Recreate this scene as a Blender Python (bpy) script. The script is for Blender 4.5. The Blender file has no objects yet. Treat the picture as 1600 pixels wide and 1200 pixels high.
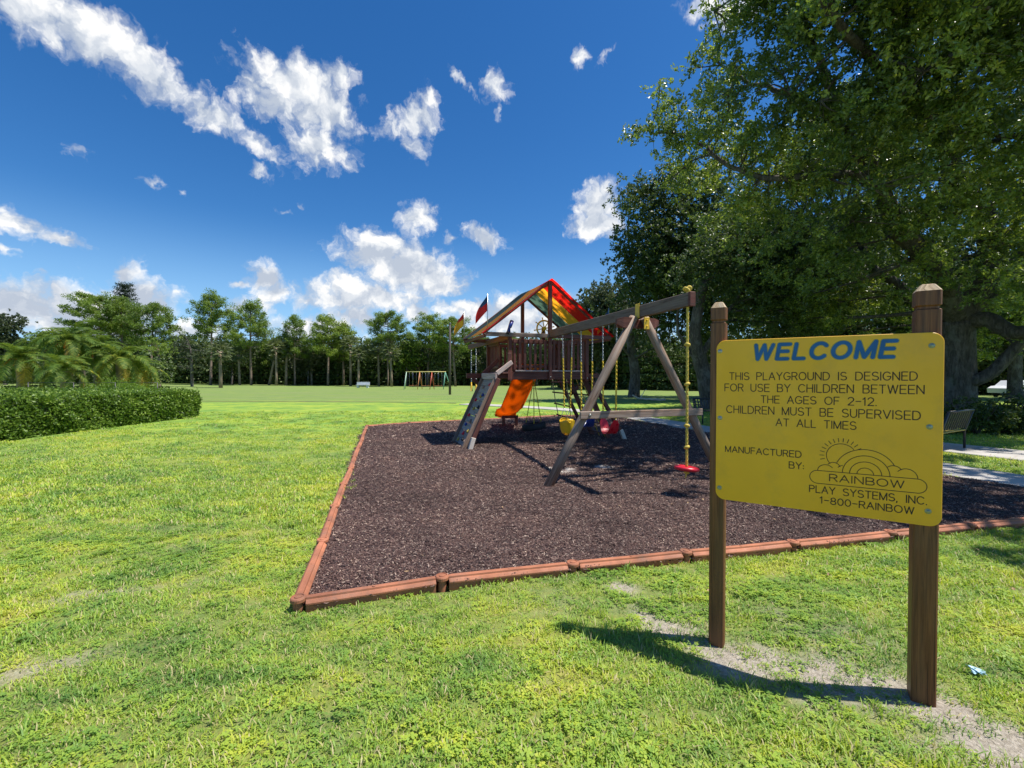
import bpy, math, random
import numpy as np
from mathutils import Vector, Matrix

C = bpy.context.scene
COL = C.collection
PI = math.pi
rad = math.radians
random.seed(7)
RNG = np.random.default_rng(11)

# ------------------------------------------------------------------ camera
CAM_H, FPX, PITCH = 1.7, 700.0, math.atan(11 / 700.0)
cam_data = bpy.data.cameras.new('camera')
cam_data.sensor_width = 36.0
cam_data.lens = 36.0 * FPX / 1600.0
cam_data.clip_start = 0.05
cam_data.clip_end = 3000.0
cam = bpy.data.objects.new('camera', cam_data)
COL.objects.link(cam)
cam.location = (0, 0, CAM_H)
cam.rotation_euler = (PI / 2 - PITCH, 0, 0)
C.camera = cam

# ------------------------------------------------------------------ exposure
C.view_settings.view_transform = 'Standard'
C.view_settings.look = 'None'
C.view_settings.exposure = 0.42
C.view_settings.gamma = 1.0
C.view_settings.use_curve_mapping = False
C.render.engine = 'CYCLES'
C.cycles.max_bounces = 7
C.cycles.diffuse_bounces = 3
C.cycles.glossy_bounces = 2
C.cycles.transmission_bounces = 4
C.cycles.transparent_max_bounces = 6
C.cycles.caustics_reflective = False
C.cycles.caustics_refractive = False

# sun direction measured from the shadows of the sign and the swing beam
SUN_DIR = Vector((0.460, -0.066, 1.0)).normalized()
SUN_EL = math.asin(SUN_DIR.z)
SUN_AZ = math.atan2(SUN_DIR.x, SUN_DIR.y)          # from +Y towards +X
SUN_STRENGTH = 5.0
SKY_STRENGTH = 0.085
sd = bpy.data.lights.new('sun', 'SUN')
sd.energy = SUN_STRENGTH
sd.angle = rad(0.53)
sd.color = (1.0, 0.955, 0.88)
sun = bpy.data.objects.new('sun', sd)
COL.objects.link(sun)
sun.location = (20, -3, 60)
sun.rotation_euler = SUN_DIR.to_track_quat('Z', 'Y').to_euler()


def cam_ray(px, py):
    F = Vector((0, math.cos(PITCH), -math.sin(PITCH)))
    U = Vector((0, math.sin(PITCH), math.cos(PITCH)))
    return F + Vector((1, 0, 0)) * ((px - 800) / FPX) - U * ((py - 600) / FPX)


def at(px, py, y):
    """world point seen at (px,py) of the 1600x1200 photo, y metres ahead"""
    d = cam_ray(px, py)
    return Vector((0, 0, CAM_H)) + d * (y / d.y)


# ------------------------------------------------------------------ node helper
class NT:
    def __init__(s, tree):
        s.t = tree
        s.n = tree.nodes
        s.l = tree.links

    def new(s, typ, **kw):
        n = s.n.new(typ)
        for k, v in kw.items():
            if k.startswith('i_'):
                s.put(n.inputs[k[2:].replace('_', ' ')], v)
            else:
                setattr(n, k, v)
        return n

    def put(s, sock, v):
        if hasattr(v, 'links') or isinstance(v, bpy.types.NodeSocket):
            s.l.new(v, sock)
        else:
            if isinstance(v, (tuple, list)) and len(v) == 3 and sock.type == 'RGBA':
                v = (*v, 1)
            sock.default_value = v

    def m(s, op, a, b=None, c=None, clamp=False):
        n = s.n.new('ShaderNodeMath')
        n.operation = op
        n.use_clamp = clamp
        s.put(n.inputs[0], a)
        if b is not None:
            s.put(n.inputs[1], b)
        if c is not None:
            s.put(n.inputs[2], c)
        return n.outputs[0]

    def vm(s, op, a, b=None, out=0):
        n = s.n.new('ShaderNodeVectorMath')
        n.operation = op
        s.put(n.inputs[0], a)
        if b is not None:
            s.put(n.inputs[1], b)
        return n.outputs[out]

    def noise(s, vec, scale, detail=4, rough=0.5, dist=0.0, dim='3D', col=False):
        n = s.n.new('ShaderNodeTexNoise')
        n.noise_dimensions = dim
        if vec is not None:
            s.put(n.inputs['Vector'], vec)
        n.inputs['Scale'].default_value = scale
        n.inputs['Detail'].default_value = detail
        n.inputs['Roughness'].default_value = rough
        n.inputs['Distortion'].default_value = dist
        return n.outputs[1 if col else 0]

    def ramp(s, fac, stops, interp='LINEAR'):
        n = s.n.new('ShaderNodeValToRGB')
        n.color_ramp.interpolation = interp
        e = n.color_ramp.elements
        while len(e) < len(stops):
            e.new(0.5)
        for k, (p, c) in enumerate(stops):
            e[k].position = p
            if not isinstance(c, (tuple, list)):
                c = (c, c, c)
            e[k].color = (*c[:3], 1)
        s.put(n.inputs[0], fac)
        return n.outputs[0]

    def mix(s, fac, a, b, mode='MIX'):
        n = s.n.new('ShaderNodeMix')
        n.data_type = 'RGBA'
        n.blend_type = mode
        s.put(n.inputs[0], fac)
        s.put(n.inputs[6], a)
        s.put(n.inputs[7], b)
        return n.outputs[2]

    def rng(s, v, a, b, c=0.0, d=1.0, smooth=False):
        n = s.n.new('ShaderNodeMapRange')
        if smooth:
            n.interpolation_type = 'SMOOTHSTEP'
        s.put(n.inputs[0], v)
        for k, x in zip((1, 2, 3, 4), (a, b, c, d)):
            n.inputs[k].default_value = x
        return n.outputs[0]


# ------------------------------------------------------------------ sky with clouds
def build_world():
    w = bpy.data.worlds.new('World')
    C.world = w
    w.use_nodes = True
    t = NT(w.node_tree)
    t.n.clear()
    out = t.new('ShaderNodeOutputWorld')
    bg = t.new('ShaderNodeBackground')
    bg.inputs[1].default_value = SKY_STRENGTH
    t.l.new(bg.outputs[0], out.inputs[0])
    sky = t.new('ShaderNodeTexSky')
    sky.sky_type = 'NISHITA'
    sky.sun_disc = False
    sky.sun_elevation = SUN_EL
    sky.sun_rotation = SUN_AZ
    sky.air_density = 1.0
    sky.dust_density = 0.35
    sky.ozone_density = 2.6
    tc = t.new('ShaderNodeTexCoord')
    d = tc.outputs['Generated']
    sx = t.new('ShaderNodeSeparateXYZ')
    t.l.new(d, sx.inputs[0])
    az = t.m('ARCTAN2', sx.outputs[0], sx.outputs[1])
    el = t.m('ARCSINE', sx.outputs[2])
    comb = t.new('ShaderNodeCombineXYZ')
    t.l.new(az, comb.inputs[0])
    t.l.new(el, comb.inputs[1])
    P0 = comb.outputs[0]
    # warp so that the clouds get ragged edges
    wn = t.noise(P0, 9.0, 5, 0.62, 0.0, '2D', col=True)
    wv = t.vm('MULTIPLY', t.vm('SUBTRACT', wn, (0.5, 0.5, 0.5)), (0.07, 0.055, 0.0))
    wn2 = t.noise(P0, 34.0, 4, 0.6, 0.0, '2D', col=True)
    wv2 = t.vm('MULTIPLY', t.vm('SUBTRACT', wn2, (0.5, 0.5, 0.5)), (0.022, 0.02, 0.0))
    P = t.vm('ADD', t.vm('ADD', P0, wv), wv2)

    def azel(px, py):
        r = cam_ray(px, py).normalized()
        return math.atan2(r.x, r.y), math.asin(r.z)
    B = [  # px, py, rx, ry, tilt (deg, + = right end up), weight
        (60, 15, 90, 62, -10, 1.15), (130, 50, 105, 58, -25, 1.2), (205, 90, 85, 52, -35, 1.1), (255, 125, 55, 36, -30, .95),
        (300, 160, 85, 34, -25, .9), (350, 185, 80, 26, -30, .75), (400, 222, 65, 22, -30, .8),
        (405, 140, 50, 34, 0, .8), (460, 130, 85, 48, 0, 1.15), (505, 165, 60, 55, 0, 1.1), (495, 225, 58, 42, 10, 1.0),
        (530, 120, 35, 30, 0, .9), (430, 165, 70, 40, 0, .9), (540, 245, 24, 22, 0, .7),
        (648, 185, 42, 30, 30, .9), (615, 203, 26, 24, 0, .75), (668, 158, 20, 30, 20, .8), (640, 225, 30, 24, 0, .7),
        (725, 132, 32, 12, -35, .75), (780, 138, 22, 30, 0, 1.0), (783, 175, 9, 22, 0, .55),
        (908, 88, 15, 24, -20, .75), (942, 92, 18, 13, 30, .7), (120, 238, 26, 18, -10, .75),
        (242, 284, 17, 12, -10, .7), (278, 299, 9, 7, 0, .6), (402, 264, 30, 11, -12, .7), (446, 327, 11, 7, 0, .5), (466, 320, 8, 8, 0, .45),
        (590, 395, 62, 38, 0, 1.3), (640, 425, 85, 42, -8, 1.4), (690, 440, 48, 30, 0, 1.2), (530, 445, 55, 26, 20, 1.1),
        (570, 465, 120, 26, 0, 1.2), (480, 472, 40, 16, 0, .9), (650, 345, 34, 26, 30, 1.1), (760, 371, 38, 17, -8, 1.1), (698, 371, 16, 10, 0, .8),
        (935, 318, 42, 42, 20, 1.35), (930, 350, 48, 26, 0, 1.3), (25, 345, 60, 24, -15, 1.1), (95, 374, 50, 13, -6, 1.0), (20, 391, 26, 10, 0, .8),
        (30, 478, 80, 42, 0, 1.35), (110, 480, 70, 34, 0, 1.2), (195, 425, 28, 26, -30, 1.0), (215, 470, 60, 40, -20, 1.3), (110, 510, 190, 22, 0, 1.2), (66, 434, 10, 8, 0, .6),
        (405, 435, 32, 24, 0, 1.2), (418, 462, 26, 30, -30, 1.15), (368, 441, 22, 9, 0, .8), (372, 478, 36, 18, 0, 1.0),
        (500, 512, 80, 22, 0, 1.1), (560, 500, 50, 24, -20, 1.1), (655, 492, 30, 22, 0, 1.1), (735, 488, 60, 22, 0, 1.2), (800, 500, 90, 36, 0, 1.3), (880, 468, 34, 26, -30, 1.1),
        (1100, 5, 45, 26, 0, .9), (1150, 15, 55, 34, 0, 1.1), (960, 520, 120, 26, 0, .9), (300, 520, 80, 16, 0, .9),
    ]
    field = None
    for (px, py, rx, ry, tilt, wgt) in B:
        if py > 320:
            rx, ry, wgt = rx * 1.16, ry * 1.16, wgt * 1.12
        elif 350 < px < 700:
            rx, ry, wgt = rx * 1.10, ry * 1.10, wgt * 1.22
        else:
            rx, ry, wgt = rx * 1.06, ry * 1.06, wgt * 1.12
        a0, e0 = azel(px, py)
        ra = abs(azel(px + rx, py)[0] - a0)
        re = abs(azel(px, py - ry)[1] - e0)
        n = t.new('ShaderNodeMapping')
        n.vector_type = 'TEXTURE'
        n.inputs['Location'].default_value = (a0, e0, 0)
        n.inputs['Rotation'].default_value = (0, 0, rad(tilt))
        n.inputs['Scale'].default_value = (ra * 1.22, re * 1.22, 1)
        t.l.new(P, n.inputs[0])
        ln = t.vm('LENGTH', n.outputs[0], out=1)
        v = t.m('MULTIPLY_ADD', ln, -wgt, wgt)
        field = v if field is None else t.m('MAXIMUM', field, v)
    # loose clouds for the rest of the sky, outside the photographed part
    outside = t.rng(t.m('ABSOLUTE', az), 0.95, 1.3, 0, 1, True)
    gen = t.noise(d, 2.6, 3, 0.5)
    genf = t.m('MULTIPLY', t.rng(gen, 0.5, 0.75, -0.2, 0.8), outside)
    field = t.m('MAXIMUM', field, t.m('ADD', genf, t.m('MULTIPLY_ADD', outside, 0.3, -0.3)))
    fb = t.noise(P, 15.0, 9, 0.57, 0.15, '2D')
    # billows: rounded cells give the cauliflower outline of cumulus
    vo = t.new('ShaderNodeTexVoronoi', voronoi_dimensions='2D', feature='SMOOTH_F1')
    vo.inputs['Scale'].default_value = 30.0
    vo.inputs['Detail'].default_value = 3.0
    vo.inputs['Roughness'].default_value = 0.6
    vo.inputs['Smoothness'].default_value = 0.6
    t.l.new(P, vo.inputs['Vector'])
    bil = t.m('SUBTRACT', 0.42, vo.outputs['Distance'])
    dens = t.m('ADD', t.m('ADD', field, t.m('MULTIPLY', t.m('SUBTRACT', fb, 0.5), 0.88)), t.m('MULTIPLY', bil, 0.45))
    alpha = t.m('POWER', t.rng(dens, 0.0, 0.80, 0, 1, True), 0.9)
    # relief of the puffs: noise here against noise a little towards the sun
    f1 = t.noise(P, 15.0, 4, 0.45, 0.0, '2D')
    f2 = t.noise(t.vm('ADD', P, (0.014, 0.026, 0)), 15.0, 4, 0.45, 0.0, '2D')
    rel = t.m('MULTIPLY', t.m('SUBTRACT', f1, f2), 2.0)
    rel = t.m('ADD', rel, t.m('MULTIPLY', bil, 0.55))
    core = t.rng(dens, 0.7, 1.4, 0.0, 0.12, True)
    lum = t.m('SUBTRACT', t.m('ADD', 0.85, rel), core, clamp=False)
    lum = t.rng(lum, 0.3, 1.1, 0.0, 1.0)
    ccol = t.ramp(lum, [(0.0, (4.6, 5.2, 6.2)), (0.45, (6.6, 7.0, 7.6)), (0.8, (8.6, 8.7, 8.8)), (1.0, (9.6, 9.5, 9.3))])
    # the haze near the horizon thins the clouds a bit, and the sky is strongly blue
    hs = t.new('ShaderNodeHueSaturation')
    hs.inputs['Saturation'].default_value = 1.32
    hs.inputs['Value'].default_value = 1.05
    t.l.new(sky.outputs[0], hs.inputs['Color'])
    skyc = t.mix(1.0, hs.outputs[0], (0.76, 0.97, 1.14), 'MULTIPLY')
    skyc = t.mix(t.rng(el, 0.0, 0.32, 0.75, 0.0, True), skyc, (3.7, 6.5, 9.8))
    alpha = t.m('MULTIPLY', alpha, t.rng(el, -0.02, 0.05, 0, 1))
    t.l.new(t.mix(alpha, skyc, ccol), bg.inputs[0])
    w.cycles.sampling_method = 'MANUAL'
    w.cycles.sample_map_resolution = 1024


build_world()

# ------------------------------------------------------------------ bookkeeping
def tag(o, label=None, cat=None, group=None, kind=None):
    if label:
        o['label'] = label
    if cat:
        o['category'] = cat
    if group:
        o['group'] = group
    if kind:
        o['kind'] = kind
    return o


def empty(name, loc=(0, 0, 0), rz=0.0):
    o = bpy.data.objects.new(name, None)
    o.empty_display_size = 0.2
    COL.objects.link(o)
    o.location = loc
    o.rotation_euler = (0, 0, rz)
    return o


def link(name, me, parent=None, loc=None, rot=None):
    o = bpy.data.objects.new(name, me)
    COL.objects.link(o)
    if parent is not None:
        o.parent = parent
    if loc is not None:
        o.location = loc
    if rot is not None:
        o.rotation_euler = rot
    return o


def copy_tree(o, parent=None):
    c = o.copy()
    COL.objects.link(c)
    c.parent = parent
    for ch in list(o.children):
        copy_tree(ch, c)
    return c


class MB:
    """collects geometry, then links it as ONE mesh object"""
    def __init__(s):
        s.v, s.f, s.uv, s.mi, s.sm = [], [], [], [], []
        s.m = 0

    def face(s, idx, uv=None, smooth=False):
        s.f.append(idx)
        s.uv.append(uv or [(0, 0)] * len(idx))
        s.mi.append(s.m)
        s.sm.append(smooth)

    def loft(s, rings, closed=True, cap=True, smooth=True, u0=0.0):
        """rings: list of lists of Vectors, all the same length"""
        n = len(rings[0])
        base = len(s.v)
        for r in rings:
            s.v.extend([tuple(p) for p in r])
        L = [0.0]
        for a, b in zip(rings, rings[1:]):
            L.append(L[-1] + (sum((Vector(p) for p in b), Vector()) / n - sum((Vector(p) for p in a), Vector()) / n).length)
        per = [0.0]
        for k in range(n):
            per.append(per[-1] + (Vector(rings[0][(k + 1) % n]) - Vector(rings[0][k])).length)
        for i in range(len(rings) - 1):
            for k in range(n if closed else n - 1):
                k2 = (k + 1) % n
                a = base + i * n
                s.face([a + k, a + k2, a + n + k2, a + n + k],
                       [(L[i] + u0, per[k]), (L[i] + u0, per[k + 1]), (L[i + 1] + u0, per[k + 1]), (L[i + 1] + u0, per[k])], smooth)
        if cap and closed:
            for i, rev in ((0, True), (len(rings) - 1, False)):
                idx = [base + i * n + k for k in range(n)]
                c = sum((Vector(p) for p in rings[i]), Vector()) / n
                uv = [((Vector(rings[i][k]) - c).x * .3 + u0, (Vector(rings[i][k]) - c).z) for k in range(n)]
                if rev:
                    idx.reverse()
                    uv.reverse()
                s.face(idx, uv, False)

    def beam(s, a, b, w, h, up=(0, 0, 1), ch=0.008, u0=None):
        """chamfered timber from a to b: w across, h along up"""
        a, b = Vector(a), Vector(b)
        d = (b - a).normalized()
        upv = Vector(up)
        side = d.cross(upv)
        if side.length < 1e-4:
            side = d.cross(Vector((1, 0, 0)))
        side.normalize()
        upv = side.cross(d).normalized()
        ch = min(ch, w * .3, h * .3)
        W, H = w / 2, h / 2

        def ring(p, k=0.0):
            pts = [(-W + ch, -H + k), (W - ch, -H + k), (W - k, -H + ch), (W - k, H - ch), (W - ch, H - k), (-W + ch, H - k), (-W + k, H - ch), (-W + k, -H + ch)]
            return [p + side * x + upv * y for x, y in pts]
        L = (b - a).length
        e = min(ch, L * .2)
        s.loft([ring(a, ch * .8), ring(a + d * e), ring(b - d * e), ring(b, ch * .8)], smooth=False, u0=random.uniform(0, 9) if u0 is None else u0)

    def box(s, c, size, rz=0.0, ch=0.005):
        c = Vector(c)
        d = Vector((math.cos(rz), math.sin(rz), 0))
        s.beam(c - d * size[0] / 2, c + d * size[0] / 2, size[1], size[2], ch=ch)

    def tube(s, pts, r, n=8, smooth=True, cap=True):
        pts = [Vector(p) for p in pts]
        rr = r if isinstance(r, (list, tuple)) else [r] * len(pts)
        rings = []
        prev = None
        for i, p in enumerate(pts):
            d = (pts[min(i + 1, len(pts) - 1)] - pts[max(i - 1, 0)]).normalized()
            if prev is None:
                x = d.orthogonal().normalized()
            else:
                x = (prev - d * prev.dot(d)).normalized()
            prev = x
            y = d.cross(x)
            rings.append([p + (x * math.cos(2 * PI * k / n) + y * math.sin(2 * PI * k / n)) * rr[i] for k in range(n)])
        s.loft(rings, smooth=smooth, cap=cap)

    def torus(s, c, R, r, axis=(0, 0, 1), N=24, n=8, stretch=None):
        c = Vector(c)
        ax = Vector(axis).normalized()
        x = ax.orthogonal().normalized() if stretch is None else (Vector(stretch) - ax * Vector(stretch).dot(ax)).normalized()
        y = ax.cross(x)
        base = len(s.v)
        for i in range(N):
            a = 2 * PI * i / N
            rd = x * math.cos(a) + y * math.sin(a)
            ctr = c + (x * math.cos(a) * (1.0 if stretch is None else 1.7) + y * math.sin(a)) * R
            for k in range(n):
                b = 2 * PI * k / n
                s.v.append(tuple(ctr + (rd * math.cos(b) + ax * math.sin(b)) * r))
        for i in range(N):
            for k in range(n):
                s.face([base + i * n + k, base + ((i + 1) % N) * n + k, base + ((i + 1) % N) * n + (k + 1) % n, base + i * n + (k + 1) % n], None, True)

    def ball(s, c, r, n=10, m=6, sc=(1, 1, 1)):
        c = Vector(c)
        rings = []
        for i in range(m + 1):
            th = PI * (0.02 + 0.96 * i / m)
            rings.append([c + Vector((math.sin(th) * math.cos(2 * PI * k / n) * sc[0], math.sin(th) * math.sin(2 * PI * k / n) * sc[1], -math.cos(th) * sc[2])) * r for k in range(n)])
        s.loft(rings)

    def disc(s, c, r, h, n=16, axis=(0, 0, 1), dome=0.0):
        c = Vector(c)
        ax = Vector(axis).normalized()
        x = ax.orthogonal().normalized()
        y = ax.cross(x)
        rings = []
        for (rr, hh) in ((r, 0), (r, h * .6), (r * .85, h), (r * .3, h + dome)):
            rings.append([c + ax * hh + (x * math.cos(2 * PI * k / n) + y * math.sin(2 * PI * k / n)) * rr for k in range(n)])
        s.loft(rings)

    def build(s, name, mats, parent=None, loc=None, rot=None):
        me = bpy.data.meshes.new(name)
        me.from_pydata(s.v, [], s.f)
        uvl = me.uv_layers.new(name='UVMap')
        flat = [c for f in s.uv for p in f for c in p]
        uvl.data.foreach_set('uv', flat)
        mats = mats if isinstance(mats, (list, tuple)) else [mats]
        for m in mats:
            me.materials.append(m)
        me.polygons.foreach_set('material_index', s.mi)
        me.polygons.foreach_set('use_smooth', s.sm)
        me.update()
        return link(name, me, parent, loc, rot)


def mesh_np(name, V, Q, mats, rnd=None, smooth=False, mi=None):
    """quads (or tris) from numpy arrays, with a face attribute 'rnd'"""
    me = bpy.data.meshes.new(name)
    V = np.ascontiguousarray(V, dtype=np.float32)
    Q = np.ascontiguousarray(Q, dtype=np.int32)
    k = Q.shape[1]
    me.vertices.add(len(V))
    me.vertices.foreach_set('co', V.ravel())
    me.loops.add(Q.size)
    me.loops.foreach_set('vertex_index', Q.ravel())
    me.polygons.add(len(Q))
    me.polygons.foreach_set('loop_start', np.arange(0, Q.size, k, dtype=np.int32))
    me.polygons.foreach_set('loop_total', np.full(len(Q), k, dtype=np.int32))
    for m in (mats if isinstance(mats, (list, tuple)) else [mats]):
        me.materials.append(m)
    if mi is not None:
        me.polygons.foreach_set('material_index', np.asarray(mi, dtype=np.int32))
    me.polygons.foreach_set('use_smooth', np.full(len(Q), smooth))
    if rnd is not None:
        at_ = me.attributes.new('rnd', 'FLOAT', 'FACE')
        at_.data.foreach_set('value', np.asarray(rnd, dtype=np.float32))
    me.update(calc_edges=True)
    return me


def vnoise(x, y, seed=0):
    """2-D value noise, 0..1"""
    x = np.asarray(x, dtype=np.float64)
    y = np.asarray(y, dtype=np.float64)
    xi = np.floor(x).astype(np.int64)
    yi = np.floor(y).astype(np.int64)
    fx, fy = x - xi, y - yi
    fx = fx * fx * (3 - 2 * fx)
    fy = fy * fy * (3 - 2 * fy)

    def h(a, b):
        n = (a * 374761393 + b * 668265263 + seed * 974711) & 0xffffffff
        n = ((n ^ (n >> 13)) * 1274126177) & 0xffffffff
        return ((n ^ (n >> 16)) & 0xffff) / 65535.0
    return (h(xi, yi) * (1 - fx) + h(xi + 1, yi) * fx) * (1 - fy) + (h(xi, yi + 1) * (1 - fx) + h(xi + 1, yi + 1) * fx) * fy


def fbm(x, y, seed=0, o=4):
    s, a, t = 0, 1.0, 0
    for k in range(o):
        s = s + a * vnoise(x * 2 ** k + 17.3 * k, y * 2 ** k - 9.1 * k, seed + k)
        t += a
        a *= 0.5
    return s / t


def rand_units(n, rng):
    v = rng.normal(size=(n, 3))
    return v / np.linalg.norm(v, axis=1, keepdims=True)


def leaf_quads(ctr, L, W, rng, up_bias=0.6, droop=0.0, dirs=None):
    """rhombic leaves: centres (n,3), lengths L, widths W -> V, Q"""
    n = len(ctr)
    nrm = rand_units(n, rng) + np.array([0, 0, up_bias])
    nrm /= np.linalg.norm(nrm, axis=1, keepdims=True)
    a = rand_units(n, rng) if dirs is None else dirs + 0.5 * rand_units(n, rng)
    a[:, 2] -= droop
    a -= nrm * np.sum(a * nrm, axis=1, keepdims=True)
    a /= np.linalg.norm(a, axis=1, keepdims=True) + 1e-9
    b = np.cross(nrm, a)
    L = np.broadcast_to(np.asarray(L, dtype=float), (n,))[:, None]
    W = np.broadcast_to(np.asarray(W, dtype=float), (n,))[:, None]
    V = np.empty((n, 4, 3))
    V[:, 0] = ctr - a * L * .5
    V[:, 1] = ctr + b * W * .5 + a * L * .05
    V[:, 2] = ctr + a * L * .5 + nrm * L * -.08
    V[:, 3] = ctr - b * W * .5 + a * L * .05
    return V.reshape(-1, 3), np.arange(n * 4).reshape(n, 4)

# ------------------------------------------------------------------ materials
def pmat(name):
    m = bpy.data.materials.new(name)
    m.use_nodes = True
    t = NT(m.node_tree)
    b = t.n['Principled BSDF']
    return m, t, b


def bump(t, b, h, strength=0.3, dist=0.01):
    n = t.new('ShaderNodeBump')
    n.inputs['Strength'].default_value = strength
    n.inputs['Distance'].default_value = dist
    t.l.new(h, n.inputs['Height'])
    t.l.new(n.outputs[0], b.inputs['Normal'])


def plain(name, c, rough=0.5, var=0.25, scale=6.0, metal=0.0, spec=0.5, bmp=0.1, bs=40, dirt=0.0):
    m, t, b = pmat(name)
    tc = t.new('ShaderNodeTexCoord')
    n = t.noise(tc.outputs['Object'], scale, 5, 0.6)
    c0 = tuple(x * (1 - var) for x in c)
    c1 = tuple(min(1, x * (1 + var)) for x in c)
    col = t.ramp(n, [(0.3, c0), (0.7, c1)])
    if dirt:
        dn = t.rng(t.noise(tc.outputs['Object'], scale * 2.3, 6, 0.7), 0.5, 0.7, 0, dirt)
        col = t.mix(dn, col, (0.12, 0.10, 0.08))
    t.l.new(col, b.inputs['Base Color'])
    b.inputs['Roughness'].default_value = rough
    b.inputs['Metallic'].default_value = metal
    b.inputs['Specular IOR Level'].default_value = spec
    t.l.new(t.rng(t.noise(tc.outputs['Object'], scale * 3, 4), 0.3, 0.7, max(0.05, rough - .12), min(1, rough + .12)), b.inputs['Roughness'])
    if bmp:
        bump(t, b, t.noise(tc.outputs['Object'], bs, 4), bmp, 0.004)
    return m


def wood(name, dark, light, grey=None, rough=0.6, greyamt=0.0, cracks=0.6):
    """timber with the grain along the UV's u axis (metres)"""
    m, t, b = pmat(name)
    tc = t.new('ShaderNodeTexCoord')
    oi = t.new('ShaderNodeObjectInfo')
    off = t.new('ShaderNodeCombineXYZ')
    t.l.new(t.m('MULTIPLY', oi.outputs['Random'], 37.0), off.inputs[0])
    t.l.new(t.m('MULTIPLY', oi.outputs['Random'], 11.0), off.inputs[1])
    uv = t.vm('ADD', tc.outputs['UV'], off.outputs[0])
    g = t.vm('MULTIPLY', uv, (2.2, 55.0, 1.0))
    grain = t.noise(g, 1.0, 6, 0.65, 0.6, '2D')
    fine = t.noise(t.vm('MULTIPLY', uv, (6.0, 260.0, 1.0)), 1.0, 3, 0.6, 0.0, '2D')
    blotch = t.noise(t.vm('MULTIPLY', uv, (1.3, 5.0, 1.0)), 1.0, 4, 0.55, 0.0, '2D')
    f = t.m('ADD', t.m('MULTIPLY', grain, 0.6), t.m('ADD', t.m('MULTIPLY', fine, 0.2), t.m('MULTIPLY', blotch, 0.2)))
    col = t.ramp(f, [(0.34, dark), (0.62, light)])
    if grey:
        gm = t.m('MULTIPLY', t.rng(t.noise(t.vm('MULTIPLY', uv, (1.1, 14.0, 1.0)), 1.0, 5, 0.6, 0.3, '2D'), 0.35, 0.62, 0, 1, True), greyamt)
        col = t.mix(gm, col, t.mix(grain, tuple(x * .75 for x in grey), grey))
    ck = t.rng(t.noise(t.vm('MULTIPLY', uv, (1.6, 95.0, 1.0)), 1.0, 2, 0.5, 0.3, '2D'), 0.27, 0.35, 1, 0, True)
    col = t.mix(t.m('MULTIPLY', ck, cracks), col, tuple(x * .25 for x in dark))
    ov = t.m('MULTIPLY_ADD', oi.outputs['Random'], 0.3, 0.85)
    oc = t.new('ShaderNodeCombineXYZ')
    for k in range(3):
        t.l.new(ov, oc.inputs[k])
    col = t.mix(1.0, col, oc.outputs[0], 'MULTIPLY')
    t.l.new(col, b.inputs['Base Color'])
    b.inputs['Roughness'].default_value = rough
    b.inputs['Specular IOR Level'].default_value = 0.35
    bump(t, b, t.m('SUBTRACT', f, t.m('MULTIPLY', ck, 0.6)), 0.45, 0.006)
    return m


def leafmat(name, stops, trans=0.35, tcol=(0.30, 0.42, 0.05), rough=0.42, wscale=0.5, amt=0.35, spec=0.45):
    """foliage: colour by the face attribute rnd and slow variation in space"""
    m, t, b = pmat(name)
    a = t.new('ShaderNodeAttribute', attribute_name='rnd')
    geo = t.new('ShaderNodeNewGeometry')
    oi = t.new('ShaderNodeObjectInfo')
    n = t.noise(geo.outputs['Position'], wscale, 4, 0.55)
    f = t.m('ADD', t.m('MULTIPLY', a.outputs['Fac'], 1 - amt), t.m('MULTIPLY', t.rng(n, 0.3, 0.7), amt))
    f = t.m('ADD', f, t.m('MULTIPLY_ADD', oi.outputs['Random'], 0.16, -0.08))
    col = t.ramp(f, stops)
    t.l.new(col, b.inputs['Base Color'])
    b.inputs['Roughness'].default_value = rough
    b.inputs['Specular IOR Level'].default_value = spec
    tr = t.new('ShaderNodeBsdfTranslucent')
    t.l.new(t.mix(0.5, t.mix(1.0, col, (2.2, 2.2, 1.2), 'MULTIPLY'), tcol), tr.inputs[0])
    mx = t.new('ShaderNodeMixShader')
    mx.inputs[0].default_value = trans
    t.l.new(b.outputs[0], mx.inputs[1])
    t.l.new(tr.outputs[0], mx.inputs[2])
    t.l.new(mx.outputs[0], t.n['Material Output'].inputs[0])
    return m


M = {}
M['post'] = wood('stained_post_wood', (0.065, 0.023, 0.009), (0.25, 0.095, 0.032), (0.26, 0.17, 0.09), 0.5, 0.18)
M['redwood'] = wood('dark_redwood', (0.050, 0.013, 0.009), (0.19, 0.055, 0.034), (0.24, 0.13, 0.10), 0.6, 0.22)
M['weathered'] = wood('weathered_timber', (0.12, 0.066, 0.040), (0.38, 0.25, 0.17), (0.40, 0.33, 0.27), 0.7, 0.5)
M['beamwood'] = wood('grey_beam_timber', (0.08, 0.048, 0.034), (0.24, 0.165, 0.12), (0.26, 0.205, 0.165), 0.7, 0.6)
M['pinkwood'] = wood('bleached_sunlit_timber', (0.24, 0.14, 0.11), (0.52, 0.38, 0.32), (0.55, 0.5, 0.46), 0.7, 0.5)
M['greyboard'] = wood('grey_climbing_board', (0.13, 0.105, 0.085), (0.34, 0.29, 0.24), (0.33, 0.32, 0.31), 0.75, 0.7)
M['bare'] = wood('bare_pale_timber', (0.5, 0.42, 0.33), (0.72, 0.64, 0.54), None, 0.7, 0)
M['endgrain'] = wood('bare_post_top', (0.30, 0.19, 0.10), (0.62, 0.45, 0.27), (0.6, 0.5, 0.36), 0.75, 0.5)
M['utility'] = wood('utility_pole_wood', (0.05, 0.04, 0.035), (0.13, 0.105, 0.09), (0.15, 0.14, 0.13), 0.8, 0.5)
M['yellow_sign'] = plain('yellow_engraved_plastic', (0.97, 0.475, 0.010), 0.42, 0.08, 1.7, dirt=.16, bmp=0.12, bs=260)
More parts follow.
